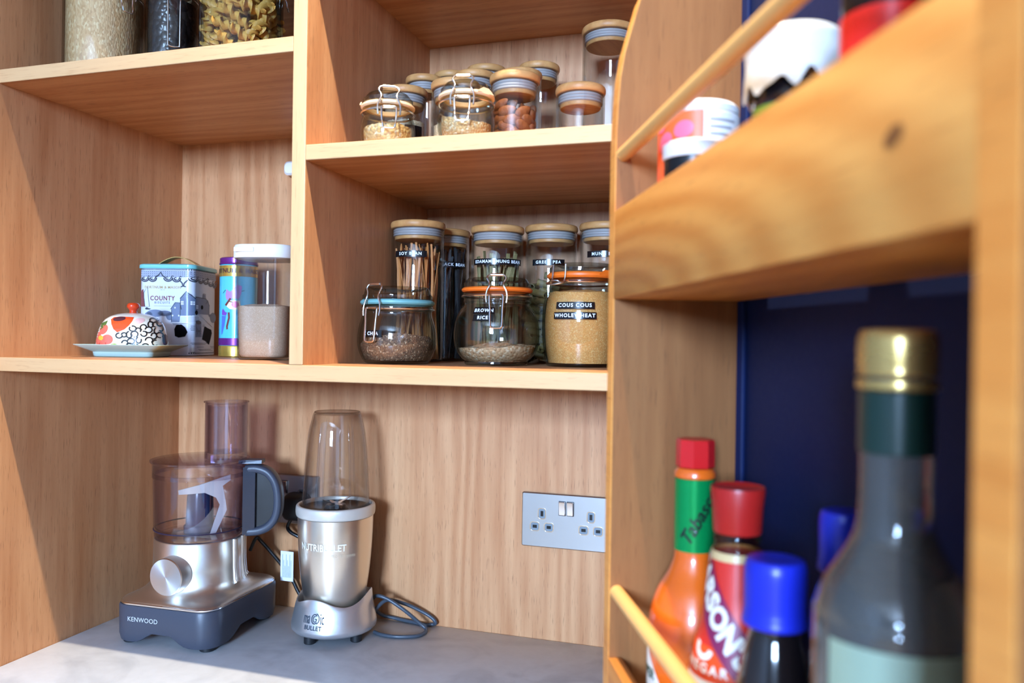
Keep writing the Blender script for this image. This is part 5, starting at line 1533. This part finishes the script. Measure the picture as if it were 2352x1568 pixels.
mk('cap', lathe(B(), smooth_prof([(0.0, z(0.4602)), (0.0168, z(0.4602)), (0.0174, z(0.4625)), (0.0176, z(0.4740)), (0.0168, z(0.4795)), (0.0140, z(0.4818)), (0.0, z(0.4820))], 4), 48), gold_cap, t, 50)
rf = prof_r(bp)
W2 = 0.062
fl = wrap(rf, 0.0, az_+0.16, 0.0006)
decal('paper_label', [t_rect(-W2/2, W2/2, 0.055, z(0.3430))], fl, sage_label, t, 0.004)
# ---- upper rack
Z1 = RFLOOR1+0.0002
Lc = place(0.0375, -0.0620, Z1); az_ = raz(Lc)
t = thing('vitamin_tub', 'tall white tub with an orange and pink label, against the end of the rack', 'tub', Lc)
r_ = 0.0333
body = mk('tub_body', lathe(B(), [(0, 0), (r_-0.002, 0), (r_, 0.002), (r_, 0.1360), (r_-0.001, 0.1370), (0, 0.1370)], 48), white_pl, t, 40)
mk('lid', lathe(B(), [(0, 0.1373), (r_-0.0015, 0.1373), (r_-0.0006, 0.1380), (r_-0.0006, 0.1432), (r_-0.0035, 0.1464), (0, 0.1467)], 48), white_pl, t, 40)
rfc_ = lambda q: r_
orange_tub = pm('orange_tub_label', S(236, 92, 44), 0.4); pinkt = pm('pink_tub_print', S(222, 96, 128), 0.4)
wl = wrap(rfc_, 0.0, az_, 0.0004)
decal('orange_label', [t_rect(-0.072, 0.004, 0.004, 0.1364)], wl, orange_tub, body, 0.004)
wl2 = wrap(rfc_, 0.0, az_, 0.0008)
decal('printed_blooms', [t_ell(-0.012, 0.122, 0.0085, 0.007, 0.3), t_ell(-0.030, 0.114, 0.009, 0.007, 0.8), t_ell(-0.008, 0.098, 0.007, 0.0055), t_ell(-0.036, 0.128, 0.006, 0.005), t_ell(-0.020, 0.085, 0.008, 0.006)], wl2, pinkt, body, 0.004)
decal('printed_lines', [t_line([(0.0085, 0.1290-0.0058*i), (0.0085+0.024-0.004*((i*7) % 3), 0.1290-0.0058*i)], 0.0017) for i in range(15)], wl2, pm('grey_print', S(150, 150, 156), 0.5), body, 0.004)
Lc = place(0.0990, -0.0370, Z1); az_ = raz(Lc)
t = thing('black_jar', 'short black jar with a white lid, in front of the orange tub', 'jar', Lc)
r_ = 0.0220
mk('jar_body', lathe(B(), [(0, 0), (r_-0.001, 0), (r_, 0.0015), (r_, 0.0880), (0, 0.0880)], 44), black_pl, t, 40)
mk('white_label', lathe(B(), [(r_+0.0001, 0.004), (r_+0.0005, 0.0042), (r_+0.0005, 0.0745), (r_+0.0001, 0.0747)], 44), white_pl, t, 40)
mk('lid', lathe(B(), [(0, 0.0884), (r_+0.0004, 0.0884), (r_+0.0012, 0.0895), (r_+0.0012, 0.0992), (r_-0.002, 0.1012), (0, 0.1014)], 44), white_pl, t, 40)
Lc = place(0.2150, -0.0600, Z1); az_ = raz(Lc)
t = thing('spread_jar', 'dark jar with a green label and a loose pale cover over its top', 'jar', Lc)
r_ = 0.0236
mk('jar_body', lathe(B(), [(0.0, 0.0), (r_-0.002, 0.0), (r_-0.0006, 0.0008), (r_, 0.003), (r_, 0.097), (r_-0.0006, 0.105), (r_-0.003, 0.1100), (0.0, 0.1100)], 44), pm('dark_spread', S(24, 26, 34), 0.12, coat=0.9), t, 50)
mk('green_label', lathe(B(), [(r_+0.0001, 0.010), (r_+0.0005, 0.0102), (r_+0.0005, 0.0945), (r_+0.0001, 0.0947)], 44), pm('olive_green_label', S(142, 158, 48), 0.45), t, 40)
cover_m = pm('pale_cover', S(226, 226, 218), 0.3, coat=0.3)
def ruffle(r, zq, a):
    return zq+(0.0035*math.sin(9*a)+0.002*math.sin(14*a+1)-0.006*max(0, math.cos(a-az_+1.25)) if zq < 0.110 else 0)
mk('cover', lathe(B(), smooth_prof([(0.0, 0.1420), (0.0180, 0.1420), (0.0272, 0.1390), (0.0292, 0.1320), (0.0285, 0.1220), (0.0288, 0.1150), (0.0296, 0.1080)], 3)+[(0.0286, 0.1082), (0.0278, 0.1150), (0.0275, 0.1220), (0.0, 0.1230)], 72, zfun=ruffle), cover_m, t, 70)
Lc = place(0.3180, -0.0600, Z1)
t = thing('red_label_jar', 'jar with a black lid and bright red band on the upper rack board', 'jar', Lc)
r_ = 0.0222
mk('glass_body', lathe(B(), [(0, 0), (r_-0.001, 0), (r_, 0.0015), (r_, 0.0980), (r_-0.003, 0.1030), (0, 0.1030)], 44), pm('grey_glass', S(120, 128, 136), 0.1, coat=0.8), t, 40)
mk('red_band', lathe(B(), [(r_+0.0002, 0.0900), (r_+0.0006, 0.0902), (r_+0.0006, 0.1100), (r_+0.0002, 0.1102)], 44), pm('bright_red_band', S(230, 44, 36), 0.35), t, 40)
mk('lid', lathe(B(), [(0, 0.1106), (r_-0.0008, 0.1106), (r_-0.0004, 0.1115), (r_-0.0004, 0.1270), (r_-0.003, 0.1286), (0, 0.1286)], 44), black_pl, t, 40)

for o in bpy.data.objects:
    if 'inner_r' in o: del o['inner_r']
